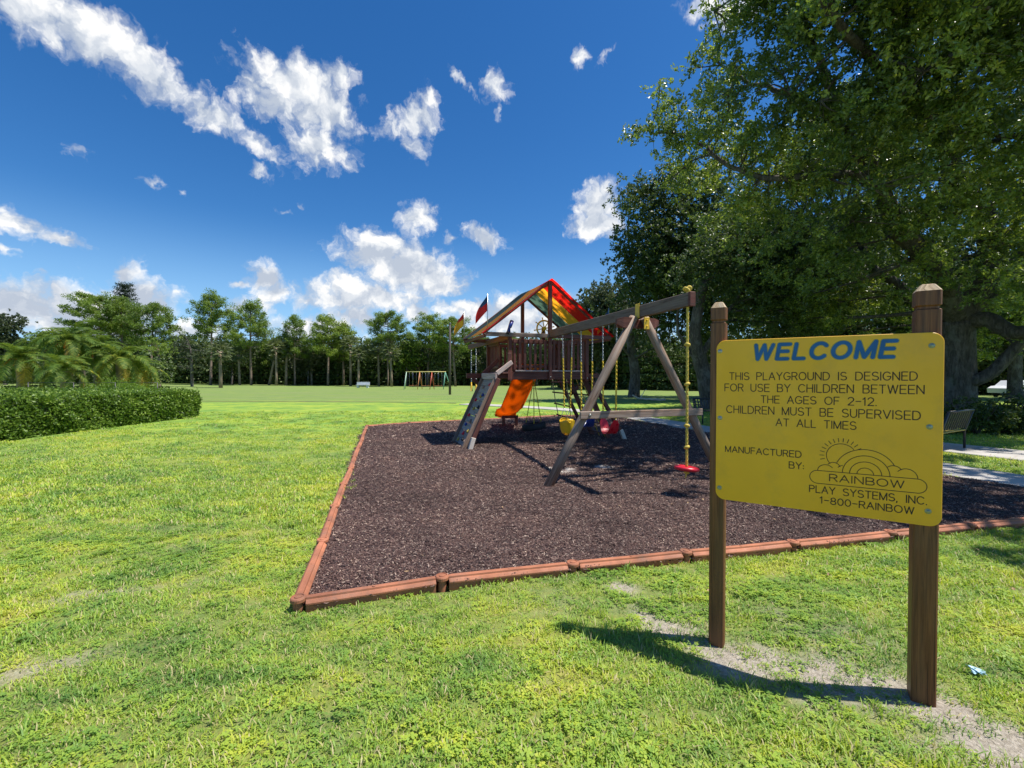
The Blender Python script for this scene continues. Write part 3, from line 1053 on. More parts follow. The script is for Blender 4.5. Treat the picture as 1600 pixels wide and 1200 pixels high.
G = {  # single-stroke capitals: width, strokes (height 1)
    'A': (.78, [[(0, 0), (.39, 1), (.78, 0)], [(.14, .35), (.64, .35)]]),
    'B': (.66, [[(0, .5), (0, 1), (.38, 1)] + arc(.38, .755, .24, .245, 90, -90, 8)[1:] + [(0, .51)], [(0, .51), (.42, .51)] + arc(.42, .255, .25, .255, 90, -90, 8)[1:] + [(0, 0), (0, .5)]]),
    'C': (.78, [arc(.42, .5, .42, .5, 42, 318, 22)]),
    'D': (.74, [[(0, 0), (0, 1), (.30, 1)] + arc(.30, .5, .44, .5, 90, -90, 14)[1:] + [(0, 0)]]),
    'E': (.60, [[(.60, 1), (0, 1), (0, 0), (.60, 0)], [(0, .52), (.54, .52)]]),
    'F': (.56, [[(.58, 1), (0, 1), (0, 0)], [(0, .50), (.50, .50)]]),
    'G': (.80, [arc(.42, .5, .42, .5, 42, 340, 22) + [(.80, .46), (.46, .46)]]),
    'H': (.68, [[(0, 0), (0, 1)], [(.68, 0), (.68, 1)], [(0, .52), (.68, .52)]]),
    'I': (.02, [[(.01, 0), (.01, 1)]]),
    'L': (.54, [[(0, 1), (0, 0), (.54, 0)]]),
    'M': (.82, [[(0, 0), (0, 1), (.41, 0.02), (.82, 1), (.82, 0)]]),
    'N': (.70, [[(0, 0), (0, 1), (.70, 0), (.70, 1)]]),
    'O': (.86, [arc(.43, .5, .43, .5, 90, 450, 26)]),
    'P': (.64, [[(0, 0), (0, 1), (.36, 1)] + arc(.36, .745, .28, .255, 90, -90, 8)[1:] + [(0, .49)]]),
    'R': (.66, [[(0, 0), (0, 1), (.38, 1)] + arc(.38, .745, .26, .255, 90, -90, 8)[1:] + [(0, .49)], [(.36, .49), (.66, 0)]]),
    'S': (.68, [arc(.34, .745, .31, .255, 30, 270, 12) + arc(.34, .25, .34, .25, 90, -150, 12)[1:]]),
    'T': (.66, [[(0, 1), (.66, 1)], [(.33, 1), (.33, 0)]]),
    'U': (.68, [[(0, 1), (0, .34)] + arc(.34, .34, .34, .34, 180, 360, 12)[1:] + [(.68, 1)]]),
    'V': (.74, [[(0, 1), (.37, 0), (.74, 1)]]),
    'W': (1.02, [[(0, 1), (.25, 0), (.51, 1), (.77, 0), (1.02, 1)]]),
    'Y': (.70, [[(0, 1), (.35, .48), (.70, 1)], [(.35, .48), (.35, 0)]]),
    '0': (.66, [arc(.33, .5, .33, .5, 90, 450, 24)]),
    '1': (.30, [[(0, .78), (.22, 1), (.22, 0)]]),
    '2': (.64, [arc(.32, .72, .31, .28, 165, -30, 12) + [(0, 0), (.64, 0)]]),
    '8': (.64, [arc(.32, .755, .27, .245, 270, 630, 20), arc(.32, .255, .32, .255, 90, 450, 20)]),
    '-': (.56, [[(.02, .50), (.54, .50)]]),
    '.': (.04, [[(.02, .0), (.021, .05)]]),
    ',': (.06, [[(.04, .04), (.0, -.16)]]),
    ':': (.04, [[(.02, .08), (.021, .13)], [(.02, .50), (.021, .55)]]),
    ' ': (.30, []),
}
STEP = [0]


def ribbon(mb, pts, hw, y, caps=5):
    """flat stroke with round ends in the local x-z plane, facing -y"""
    STEP[0] = (STEP[0] + 1) % 11
    y = y - STEP[0] * 0.00004
    P = [Vector((p[0], p[1])) for p in pts]
    closed = (P[0] - P[-1]).length < 1e-5
    if closed:
        P = P[:-1]
    n = len(P)
    Lf, Rt = [], []
    for i in range(n):
        if closed:
            a, b = P[i - 1], P[(i + 1) % n]
        else:
            a, b = P[max(i - 1, 0)], P[min(i + 1, n - 1)]
        d0 = (P[i] - a).normalized() if (P[i] - a).length > 1e-7 else (b - P[i]).normalized()
        d1 = (b - P[i]).normalized() if (b - P[i]).length > 1e-7 else d0
        n0, n1 = Vector((-d0.y, d0.x)), Vector((-d1.y, d1.x))
        mt = n0 + n1
        mt = mt / max(mt.length, .3) if mt.length > 1e-4 else n0
        k = hw / max(mt.dot(n0), 0.42)
        k = min(k, hw * 1.35)
        Lf.append(P[i] + mt * k)
        Rt.append(P[i] - mt * k)
    base = len(mb.v)
    for a, b in zip(Lf, Rt):
        mb.v.append((a.x, y, a.y))
        mb.v.append((b.x, y, b.y))
    m = n if closed else n - 1
    for i in range(m):
        j = (i + 1) % n
        mb.face([base + 2 * i, base + 2 * i + 1, base + 2 * j + 1, base + 2 * j])
    if not closed:
        for (c, d, f0, f1) in ((P[0], P[0] - P[1], base, base + 1), (P[-1], P[-1] - P[-2], base + 2 * n - 1, base + 2 * n - 2)):
            d = d.normalized()
            nn = Vector((-d.y, d.x))
            st = len(mb.v)
            arcp = []
            for k in range(1, caps):
                t = PI * k / caps
                q = c - nn * hw * math.cos(t) * -1 * -1 + d * hw * math.sin(t)
                arcp.append(q)
            # order from f1-side to f0-side
            q0 = Vector((mb.v[f0][0], mb.v[f0][2]))
            if (arcp[0] - q0).length > (arcp[-1] - q0).length:
                arcp.reverse()
            for q in arcp:
                mb.v.append((q.x, y, q.y))
            mb.face([f0] + [st + k for k in range(len(arcp))] + [f1])


def unsharp(pl):
    """cut a stroke at its hairpin corners, so that each end is round"""
    out, cur = [], [pl[0]]
    for i in range(1, len(pl)):
        cur.append(pl[i])
        if i < len(pl) - 1:
            a = Vector((pl[i][0] - pl[i - 1][0], pl[i][1] - pl[i - 1][1]))
            b = Vector((pl[i + 1][0] - pl[i][0], pl[i + 1][1] - pl[i][1]))
            if a.length > 0 and b.length > 0 and a.normalized().dot(b.normalized()) < 0.2:
                out.append(cur)
                cur = [pl[i]]
    out.append(cur)
    return out


def textline(s, u0, u1, zb, zt, hw=.0024, y=-.0146, name='engraved_letter', mat='sign_dark', gap=.24, shear=0.0, split=False, ink=None):
    tot = 0
    for k, ch in enumerate(s):
        tot += G[ch][0] + (gap if k < len(s) - 1 else 0) + (.28 if ch == ' ' else 0)
    H = zt - zb
    sx = (u1 - u0 - shear * H) / tot
    x = u0
    mb = MB()
    for ch in s:
        w, st = G[ch]
        for pl in [z for p_ in st for z in unsharp(p_)]:
            q = [(x + a * sx + shear * b * H, zb + b * H) for a, b in pl]
            if split and ink:
                ribbon(mb, q, hw + .0035, y + .0006)
                ribbon(ink, q, hw, y)
            else:
                ribbon(mb, q, hw, y)
        if split and st:
            e = mb.build(name, M['sign_edge_shadow'], SGN)
            i2 = ink.build('letter_face', M[mat], e)
            mb, ink = MB(), MB()
        elif st:
            mb.build(name, M[mat], SGN)
            mb = MB()
        x += (w + gap + (.28 if ch == ' ' else 0)) * sx


textline('WELCOME', .222, .883, 1.806, 1.890, hw=.0095, name='letter', mat='sign_blue', gap=.36, shear=.16, split=True, ink=MB(), y=-.0152)
LINES = [('THIS PLAYGROUND IS DESIGNED', .093, .967, 1.683, 1.726), ('FOR USE BY CHILDREN BETWEEN', .067, .994, 1.613, 1.657),
         ('THE AGES OF 2-12.', .264, .803, 1.546, 1.588), ('CHILDREN MUST BE SUPERVISED', .078, .981, 1.479, 1.523),
         ('AT ALL TIMES', .342, .718, 1.413, 1.455), ('MANUFACTURED', .073, .468, 1.236, 1.272), ('BY:', .410, .480, 1.170, 1.207),
         ('RAINBOW', .603, .920, 1.118, 1.156), ('PLAY SYSTEMS, INC.', .510, 1.010, 1.045, 1.083), ('1-800-RAINBOW', .560, .961, .988, 1.024)]
for s, a, b, zb, zt in LINES:
    textline(s, a, b, zb, zt)
lg = MB()
hw = .0017
Y = -.0146
pill = arc(.547, 1.1345, .0365, .0365, 90, 270, 14) + arc(.974, 1.1365, .0365, .0365, -90, 90, 14)
ribbon(lg, pill + [pill[0]], hw, Y)
ribbon(lg, arc(.655, 1.262, .068, .068, -138 + 0, -138 - 185, 24), hw, Y)          # sun
for k in range(13):
    a = rad(30 + 165 * k / 12)
    ribbon(lg, [(.655 + math.cos(a) * .079, 1.262 + math.sin(a) * .079), (.655 + math.cos(a) * .099, 1.262 + math.sin(a) * .099)], hw, Y, 3)
ribbon(lg, arc(.760, 1.171, .036, .036, 0, 180, 14), hw, Y)
ribbon(lg, arc(.761, 1.171, .069, .069, 0, 180, 20), hw, Y)
ribbon(lg, arc(.762, 1.171, .102, .102, 0, 180, 24), hw, Y)
ribbon(lg, arc(.760, 1.171, .136, .136, 26, 157, 22), hw, Y)
ribbon(lg, arc(.585, 1.171, .038, .036, 180, 38, 12), hw, Y)
ribbon(lg, arc(.620, 1.190, .032, .034, 140, 22, 10), hw, Y)
ribbon(lg, arc(.661, 1.190, .022, .020, 155, 90, 6), hw, Y)
ribbon(lg, arc(.878, 1.200, .034, .032, 135, 25, 10), hw, Y)
ribbon(lg, arc(.930, 1.173, .045, .048, 140, 0, 14), hw, Y)
lg.build('rainbow_emblem', M['sign_dark'], SGN)
for (uu, zz, g) in ((.038, 1.86, 0), (.040, 1.444, 0), (.040, 1.007, 1), (1.021, 1.859, 1), (1.017, 1.445, 1), (1.016, 1.012, 1)):
    mb = MB()
    mb.disc((uu, -.014, zz), .0135, .0025, 18, (0, -1, 0))
    mb.disc((uu, -.0166, zz), .0085, .0045, 14, (0, -1, 0), .001)
    mb.build('bolt', M['zincgreen'] if g else M['zinc'], SGN)

# a crumpled wrapper in the grass beside the right-hand post
mb = MB()
for k in range(7):
    a = random.uniform(0, 6)
    c = Vector((2.62, 2.50, .035)) + Vector((random.uniform(-.03, .03), random.uniform(-.02, .02), random.uniform(0, .015)))
    d = Vector((math.cos(a), math.sin(a), random.uniform(-.2, .3))) * .022
    e = Vector((-d.y, d.x, random.uniform(-.01, .02))) * .45
    mb.loft([[c - d - e, c - d + e, c - d + e + Vector((0, 0, .003)), c - d - e + Vector((0, 0, .003))], [c + d - e, c + d + e, c + d + e + Vector((0, 0, .003)), c + d - e + Vector((0, 0, .003))]], smooth=False)
tag(mb.build('wrapper', M['litter']), 'crumpled pale blue wrapper lying in the grass right of the sign', 'litter')

# ------------------------------------------------------------------ the play set (local x = across the gable, y = away along the ridge)
PS = empty('wooden_play_set', (0.925, 11.30, 0), math.atan2(.33, .944))
tag(PS, 'large redwood climbing fort with striped roof and attached swing beam', 'play set')


def part(name, mat, f, parent=None):
    mb = MB()
    f(mb)
    return mb.build(name, M[mat] if isinstance(mat, str) else mat, parent or PS)


def tb(name, mat, a, b, w, h, up=(0, 0, 1), parent=None):
    return part(name, mat, lambda m: m.beam(a, b, w, h, up), parent)


D = 1.80           # depth of the fort
ZD = 1.86          # deck surface
ZR = 2.70          # top rail
ZP = 4.13          # ridge
WE = 1.73          # half width of the roof
# deck
for k in range(13):
    x0 = -1.0 + k * 2.0 / 13 + .077
    part('deck_plank', 'redwood', lambda m: m.beam((x0, -.02, ZD - .018), (x0, D + .02, ZD - .018), .145, .034, ch=.004))
for (a, b) in (((-1.04, -.04, 1.735), (1.04, -.04, 1.735)), ((-1.04, D + .04, 1.735), (1.04, D + .04, 1.735))):
    tb('deck_joist', 'redwood', a, b, .045, .20)
for (a, b) in (((-1.02, -.015, 1.735), (-1.02, D + .015, 1.735)), ((1.02, -.015, 1.735), (1.02, D + .015, 1.735)), ((0, 0, 1.74), (0, D, 1.74))):
    tb('deck_joist', 'redwood', a, b, .045, .18)
# near lip of the deck, its sunlight put into a paler timber colour
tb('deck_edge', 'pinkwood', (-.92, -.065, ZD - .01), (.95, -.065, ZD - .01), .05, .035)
# corner and ridge posts
for x in (-1.05, 1.05):
    for y in (-.045, D + .045):
        o = tb('corner_post', 'redwood', (x, y, 1.60), (x, y, ZR + .08), .09, .09, (0, 1, 0))
        part('bolt', 'zinc', lambda m: m.disc((x, y - .046, 1.67), .018, .012, 10, (0, -1, 0)), o)
for y in (-.075, D + .075):
    o = tb('ridge_post', 'redwood', (0, y, 1.62), (0, y, ZP - .03), .09, .09, (0, 1, 0))
    part('bolt', 'zinc', lambda m: m.disc((0, y - .046, 1.70), .018, .012, 10, (0, -1, 0)), o)
# gable tie beams reaching out to the eaves
tb('tie_beam', 'beamwood', (-WE + .04, -.14, ZR + .02), (-.05, -.14, ZR + .02), .04, .10)
tb('tie_beam', 'redwood', (.05, -.14, ZR + .02), (WE - .02, -.14, ZR + .02), .04, .10)
tb('tie_beam', 'redwood', (-WE + .04, D + .14, ZR + .02), (WE - .04, D + .14, ZR + .02), .04, .10)
# rafters and eave beams
for y in (-.07, D + .07):
    for s in (-1, 1):
        tb('rafter', 'redwood', (s * .02, y, ZP - .05), (s * (WE + .02), y, ZR + .03), .04, .07)
tb('ridge_beam', 'redwood', (0, -.12, ZP - .09), (0, D + .12, ZP - .09), .04, .09)
for s in (-1, 1):
    tb('eave_beam', 'redwood', (s * (WE - .03), -.12, ZR - .02), (s * (WE - .03), D + .12, ZR - .02), .04, .08)


# tarp: three bands running over the ridge
def band(y0, y1, mat, yl0, yl1):
    mb = MB()
    pts = []
    N = 12
    for s in (-1, 1):
        rngk = range(N + 1) if s < 0 else range(1, N + 1)
        for k in rngk:
            t = k / N if s > 0 else 1 - k / N
            x = s * t * (WE + .05)
            z = ZP + .03 - (ZP - ZR - .02) * t - .03 * math.sin(PI * t) + (.0 if t > .03 else -.02)
            pts.append((x, z))
    rings = []
    for x, z in pts:
        sag = [-.025 * math.sin(PI * (yy + .2) / (D + .4)) for yy in (y0, (y0 + y1) / 2, y1)]
        f = min(1.0, max(0.0, -x / .30))      # the bands sit askew on the left slope
        ya, yb_ = y0 + (yl0 - y0) * f, y1 + (yl1 - y1) * f
        rings.append([Vector((x, ya, z + sag[0])), Vector((x, (ya + yb_) / 2, z + sag[1])), Vector((x, yb_, z + sag[2]))])
    mb.loft(rings, closed=False, cap=False, smooth=True)
    return mb.build('roof_band', M[mat], PS)


by = [-.20, .58, 1.22, D + .19]
band(by[0], by[1], 'tarp_red', by[0], -.10)
band(by[1] + .001, by[2], 'tarp_yellow', -.099, 1.05)
band(by[2] + .001, by[3], 'tarp_green', 1.051, by[3])


# railings
def rail_run(a, b, n, skip=()):
    a, b = Vector(a), Vector(b)
    tb('top_rail', 'redwood', (*a, ZR - .12), (*b, ZR - .12), .04, .09)
    tb('bottom_rail', 'redwood', (*a, ZD + .10), (*b, ZD + .10), .04, .07)
    d = (b - a).normalized()
    nn = Vector((d.y, -d.x)) * .032
    for k in range(n):
        if k in skip:
            continue
        p = a.lerp(b, (k + .5) / n) + nn
        w = .068
        tb('slat', 'redwood', (p.x, p.y, ZD + .01), (p.x, p.y, ZR - .07 + random.uniform(-.01, .01)), w, .022, (d.y, -d.x, 0))


rail_run((-1.0, -.03), (-.05, -.03), 7)
rail_run((.05, -.03), (1.0, -.03), 7)
rail_run((1.04, .75), (1.04, D), 7)
rail_run((-1.04, .85), (-1.04, D), 7)
rail_run((1.0, D + .02), (.66, D + .02), 3)
rail_run((-.08, D + .02), (-1.0, D + .02), 7)
tb('top_rail', 'redwood', (1.04, 0, ZR - .02), (1.04, D, ZR - .02), .04, .09)

# left side: long arm that carries the rings, landing, outriggers and knee braces
tb('ring_arm', 'redwood', (-1.10, -.10, ZR - .03), (-1.10, 3.95, ZR - .03), .045, .14)
for s in (-1, 1):
    for y in (1.10,):
        tb('outrigger', 'redwood', (s * 1.0, y, 1.73), (s * 1.86, y, 1.73), .09, .13)
        tb('knee_brace', 'redwood', (s * 1.70, y, 1.66), (s * 1.15, y, 1.20), .09, .09)
    tb('outrigger', 'redwood', (s * 1.0, -.02, 1.73), (s * 1.42, -.02, 1.73), .07, .12)
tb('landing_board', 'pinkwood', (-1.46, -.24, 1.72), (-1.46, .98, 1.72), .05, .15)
tb('landing_board', 'redwood', (-1.28, -.20, 1.79), (-1.28, .94, 1.79), .28, .03)
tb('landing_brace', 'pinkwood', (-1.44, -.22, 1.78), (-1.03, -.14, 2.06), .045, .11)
tb('landing_brace', 'redwood', (-1.44, .95, 1.78), (-1.03, .93, 2.16), .045, .11)
tb('grab_post', 'redwood', (-1.09, -.13, 1.63), (-1.09, -.13, 2.28), .10, .035, (0, 1, 0))
# splayed legs with bare bottom ends
for (sx, yb, yt) in ((-1, -.36, -.08), (1, -.18, -.08), (-1, D + .3, D + .05), (1, D + .3, D + .05)):
    ft = Vector((sx * (1.45 if (sx < 0 and yb > 0) else 2.17), yb, 0.0))
    tp = Vector((sx * 1.12, yt, 1.70)) if (sx, yb) != (-1, -.36) else Vector((-1.42, -.30, 1.66))
    mid = ft.lerp(tp, .17)
    tb('leg', 'redwood', mid, tp, .09, .09, (0, 1, 0))
    if yb < 0:
        tb('leg_stub', 'bare', ft + Vector((0, -.02, -.1)), mid + Vector((0, -.02, .02)), .10, .085, (0, 1, 0))
    else:
        tb('leg', 'redwood', ft + Vector((0, 0, -.1)), mid, .09, .09, (0, 1, 0))

# rock wall on the left
RT = (Vector((-1.42, 0, 1.66)), Vector((-2.24, 0, -.05)))
rwn = (RT[1] - RT[0]).normalized()
out_n = Vector((-rwn.z, 0, rwn.x))
if out_n.x > 0:
    out_n = -out_n
for y, m_ in ((-.20, 'weathered'), (.92, 'beamwood')):
    o = tb('wall_rail', m_, RT[0] + Vector((0, y, 0)) + out_n * .02, RT[1] + Vector((0, y, 0)) + out_n * .02, .045, .14, out_n)
for k in range(9):
    c = RT[0].lerp(RT[1], (k + .5) / 9.3) + out_n * .0
    tb('wall_board', 'greyboard', c + Vector((0, -.172, 0)), c + Vector((0, .892, 0)), .195, .03, out_n)
hc = ['red', 'weathered', 'blue', 'bench_yellow', 'red', 'black_plastic', 'bench_yellow', 'weathered']
hp = [(.10, .2), (.14, .65), (.25, .38), (.27, .52), (.33, .8), (.42, .3), (.45, .62), (.52, .15), (.55, .78), (.62, .42), (.68, .68), (.75, .25), (.80, .55), (.87, .38), (.90, .75), (.88, .15)]
for i, (t, y) in enumerate(hp):
    c = RT[0].lerp(RT[1], t) + Vector((0, -.17 + y * 1.06, 0)) + out_n * .035
    part('climbing_hold', hc[i % 8], lambda m: (m.ball(c, .042, 8, 5, (1.0, random.uniform(.7, 1.2), .8)), m.ball(c + Vector((.02, .03, .03)), .026, 7, 5)))
# board face seen from the camera: rear sheet of the wall
tb('wall_foot_board', 'greyboard', RT[1] + Vector((.05, -.17, .12)), RT[1] + Vector((.05, .89, .12)), .03, .14, -rwn)

# ladder on the right
LT, LB = Vector((1.08, 0, 1.66)), Vector((1.86, 0, -.05))
for y in (.12, 1.02):
    tb('ladder_rail', 'redwood', LT + Vector((0, y, 0)), LB + Vector((0, y, 0)), .045, .13, (1, 0, .4))
for k in range(6):
    c = LT.lerp(LB, (k + .7) / 6.6)
    tb('ladder_rung', 'redwood', c + Vector((0, .145, 0)), c + Vector((0, .995, 0)), .11, .03)
for y in (.42, .72):
    part('ladder_rope', 'rope', lambda m: m.tube([LT + Vector((.05, y, 0)), LT.lerp(LB, .5) + Vector((.07, y, 0)), LB + Vector((.02, y, .1))], .014, 6))


# slide at the back
def slide(mb):
    path_ = []
    for k in range(25):
        t = k / 24
        y = 1.75 + 2.35 * t
        if t < .08:
            z = 1.86
        elif t < .80:
            z = 1.86 - (t - .08) / .72 * 1.38
        else:
            z = .48 - .07 * math.sin((t - .8) / .2 * PI / 2) - 0
        path_.append((y, z))
    # smooth the bends
    for _ in range(2):
        path_ = [path_[0]] + [((a[0] + 2 * b[0] + c[0]) / 4, (a[1] + 2 * b[1] + c[1]) / 4) for a, b, c in zip(path_, path_[1:], path_[2:])] + [path_[-1]]
    path_ += [(4.14, .37), (4.16, .30)]
    prof = []
    for k in range(-9, 10):
        a = k / 9
        x = .33 * math.sin(a * PI / 2) if abs(a) < 1 else .33 * (1 if a > 0 else -1)
        zz = .20 * (1 - math.cos(a * PI / 2)) ** 1.0
        prof.append((x, zz))
    prof = [(-.385, .17), (-.385, .205), (-.335, .21)] + prof[1:-1] + [(.335, .21), (.385, .205), (.385, .17)]
    inner = [(x * .965, z + .022) for x, z in prof[2:-2]]
    full = prof + inner[::-1]
    rings = []
    for i, (y, z) in enumerate(path_):
        a = path_[max(i - 1, 0)]
        b = path_[min(i + 1, len(path_) - 1)]
        d = Vector((0, b[0] - a[0], b[1] - a[1])).normalized()
        n = Vector((0, -d.z, d.y))
        rings.append([Vector((.30 + x, y, z)) + n * zz for x, zz in full])
    mb.loft(rings, smooth=True)


sl = part('slide', 'orange', slide)
for x in (.06, .52):
    tb('slide_post', 'redwood', (x, 3.84, -.1), (x, 3.84, .40), .09, .09, (0, 1, 0))
tb('slide_cleat', 'redwood', (0, 3.84, .36), (.58, 3.84, .36), .05, .09)

# ship's wheel
WH = Vector((-.07, .12, 2.93))
wheel = part('ship_wheel', 'yellow', lambda m: m.torus(WH, .20, .022, (0, 1, 0), 28, 8))
for k in range(8):
    a = 2 * PI * k / 8 + .2
    d = Vector((math.cos(a), 0, math.sin(a)))
    part('spoke', 'yellow', lambda m: m.tube([WH + d * .03, WH + d * .17, WH + d * .23, WH + d * .28], [.013, .012, .012, .017], 7), wheel)
part('hub', 'yellow', lambda m: m.disc(WH - Vector((0, .03, 0)), .05, .06, 14, (0, 1, 0)), wheel)
tb('wheel_stand', 'redwood', (WH.x, WH.y + .06, 2.55), (WH.x, WH.y + .06, 2.96), .09, .04, (0, 1, 0))
# telescope
TL = Vector((-1.07, -.10, 2.84))
tel = part('telescope', 'blue', lambda m: m.tube([TL + Vector((-.06, -.04, -.06)), TL + Vector((-.01, 0, .06)), TL + Vector((.0, 0, .065)), TL + Vector((.07, .05, .22))], [.036, .034, .044, .050], 12))
part('eyepiece', 'black_plastic', lambda m: m.tube([TL + Vector((-.085, -.055, -.11)), TL + Vector((-.06, -.04, -.06))], [.045, .038], 12), tel)
part('telescope_bracket', 'black_plastic', lambda m: (m.tube([TL + Vector((0, 0, -.10)), TL + Vector((-.01, 0, .04))], .022, 8), m.disc(TL + Vector((0, 0, -.115)), .06, .02, 12)), tel)

# ------------------------------------------------------------------ swing beam and its A-frame, in world coordinates under the play set
INV = PS.matrix_basis.inverted()


def W(p):
    return INV @ Vector(p)


BH = 2.77
B0 = Vector((2.46, 6.19, BH))
RD = Vector((-1.5, 5.01, 0)).normalized()
PD = Vector((RD.y, -RD.x, 0))           # to the right
BL = 5.22


def bpt(u, z=BH, s=0.0):
    return B0 + RD * u + PD * s + Vector((0, 0, z - BH))


UPW = Vector((0, 0, 1))
tb('swing_beam', 'beamwood', W(bpt(.0)), W(bpt(BL - .02)), .09, .19)
tb('beam_end_cap', 'redwood', W(bpt(-.05)), W(bpt(-.002)), .095, .20)
AU = 1.27
apx = bpt(AU, 2.70)
footL = Vector((.51, 6.88, -.08))
footR = Vector((3.72, 7.93, -.08))


def pole_leg(a, b, r, m):
    """round-edged timber leg, swelling slightly"""
    def f(mb):
        mb.tube([W(a), W(a.lerp(b, .3)), W(a.lerp(b, .7)), W(b)], [r * 1.03, r * 1.0, r * .97, r * .95], 14)
    return part('frame_leg', m, f)


hl = pole_leg(footL, apx + PD * -.10 + Vector((0, 0, -.02)), .072, 'weathered')
hr = pole_leg(footR, apx + PD * .10 + Vector((0, 0, -.02)), .072, 'weathered')
# header block across the top, with pointed ends
for s0, s1 in ((-.42, -.10), (.10, .36)):
    def blk(mb, s0=s0, s1=s1):
        c = (s0 + s1) / 2
        rings = []
        sg = -1 if s0 < 0 else 1
        io, oo = (s1, s0) if sg < 0 else (s0, s1)
        for s, k, dz in ((io, 1.0, 0), (oo - sg * .10, 1.0, 0), (oo, .55, .02)):
            hw_, hh = .055 * k, .085 * k
            rings.append([W(bpt(AU - hw_, 2.585 + dz - hh, s)), W(bpt(AU + hw_, 2.585 + dz - hh, s)), W(bpt(AU + hw_, 2.585 + dz + hh * (.8 if k < 1 else 1), s)), W(bpt(AU - hw_, 2.585 + dz + hh * (.8 if k < 1 else 1), s))])
        mb.loft(rings, smooth=False)
    part('header_block', 'redwood', blk)
tb('header_block', 'redwood', W(bpt(AU + .085, 2.585, -.36)), W(bpt(AU + .085, 2.585, .32)), .06, .15)


def plate(u, s, z0, z1, w):
    def f(mb):
        mb.beam(W(bpt(u, z0, s)), W(bpt(u, z1, s)), w, .012, W(bpt(u - 1, 0, s)) - W(bpt(u, 0, s)), ch=.004)
        mb.disc(W(bpt(u - .006, z0 + .05, s)), .014, .012, 8, W(bpt(u - 1, 0, s)) - W(bpt(u, 0, s)))
        mb.disc(W(bpt(u - .006, z1 - .05, s)), .014, .012, 8, W(bpt(u - 1, 0, s)) - W(bpt(u, 0, s)))
    return part('bracket_plate', 'yellow', f)


plate(AU - .085, .09, 2.48, 2.68, .10)


def saddle(mb):
    a = bpt(AU - .03, 2.66, -.052)
    b = bpt(AU - .03, 2.90, -.052)
    mb.beam(W(a), W(b), .12, .010, W(bpt(AU, 0, -1)) - W(bpt(AU, 0, 0)), ch=.003)


part('bracket_plate', 'yellow', saddle)
# cross brace
cbL = footL.lerp(apx, .425)
cbR = footR.lerp(apx, .425)
ext = (cbR - cbL).normalized()
off = RD * -.095
tb('cross_brace', 'weathered', W(cbL - ext * .16 + off), W(cbR + ext * .22 + off), .04, .118)
part('bolt', 'zinc', lambda m: m.disc(W(cbL + off * 1.22), .024, .02, 10, W(off) - W((0, 0, 0))))
# hangers for the swings
SW = [('red', 1.99, 2.51), ('blue', 2.94, 3.47), ('yellow', 3.92, 4.46)]
for _, ua, ub in SW:
    for u_ in (ua, ub):
        part('swing_hanger', 'steel', lambda m: (m.disc(W(bpt(u_, BH - .115)), .02, .022, 10), m.torus(W(bpt(u_, BH - .13)), .018, .005, W(PD) - W((0, 0, 0)), 10, 6)))


# ------------------------------------------------------------------ swings (things of their own)
def chain(mb, a, b, link_l=.045, r=.0042):
    a, b = Vector(a), Vector(b)
    n = max(2, int((a - b).length / (link_l * .74)))
    d = (b - a).normalized()
    s1 = d.orthogonal().normalized()
    s2 = d.cross(s1)
    for k in range(n):
        c = a.lerp(b, (k + .5) / n)
        mb.torus(c, link_l * .27, r, s1 if k % 2 else s2, 8, 5, stretch=d)


def twist_rope(mb, a, b, r, pitch=.06, amp=.28, lobes=3, n=12):
    a, b = Vector(a), Vector(b)
    L = (b - a).length
    N = max(4, int(L / pitch * 6))
    d = (b - a).normalized()
    x = d.orthogonal().normalized()
    y = d.cross(x)
    rings = []
    for i in range(N + 1):
        c = a.lerp(b, i / N)
        ph = 2 * PI * (L * i / N) / (pitch * lobes)
        rings.append([c + (x * math.cos(2 * PI * k / n) + y * math.sin(2 * PI * k / n)) * r * (1 + amp * math.cos(lobes * (2 * PI * k / n + ph))) for k in range(n)])
    mb.loft(rings)


def belt_swing(col, ua, ub, zs, label, mat):
    um = (ua + ub) / 2
    root = empty(col + '_belt_swing', bpt(um, BH - .14))
    root.name = 'belt_swing'
    tag(root, label, 'swing', 'swings hanging from the long beam')
    L0_ = Vector(root.location)

    def rel(p):
        return Vector(p) - L0_
    ends = []
    for u_ in (ua, ub):
        q = um + (u_ - um) * .92
        top, bot = bpt(u_, BH - .15), bpt(q, zs + .30)
        mid = top.lerp(bot, .36)
        mb = MB()
        chain(mb, rel(top), rel(mid))
        c1 = mb.build('chain', M['steel'], root)
        mb = MB()
        chain(mb, rel(mid), rel(bot), .05, .0085)
        mb.build('coated_chain', M['chain_yellow'], root)
        ends.append(bot)
    # the belt: hangs as a deep U between its ends, its width across the beam
    mb = MB()
    a, b = ends
    rings = []
    N = 16
    for i in range(N + 1):
        t = i / N
        p = a.lerp(b, t)
        drop = (1 - abs(2 * t - 1) ** 2.6) * .27
        w = .055 + .055 * math.sin(PI * t) ** .5
        if i in (0, N):
            w = .03
        c = rel(p) - Vector((0, 0, drop + .0))
        tdir = (t - .5) * 2
        nrm = Vector((0, 0, 1)) * (1 - abs(tdir) ** 2) + RD * (-tdir)
        nrm.normalize()
        e = PD * w
        rings.append([c - e, c + e, c + e - nrm * .009, c - e - nrm * .009])
    mb.loft(rings, smooth=False)
    s = mb.build('seat', mat, root)
    for p in ends:
        part('shackle', 'steel', lambda m: m.torus(rel(p), .018, .004, PD, 10, 5), s)
    return root


belt_swing('red', 1.99, 2.51, .62, 'red belt swing on yellow chains, the one nearest the A-frame legs', M['red'])
belt_swing('blue', 2.94, 3.47, .64, 'dark blue belt swing half hidden by the slanting timber leg', M['blue'])


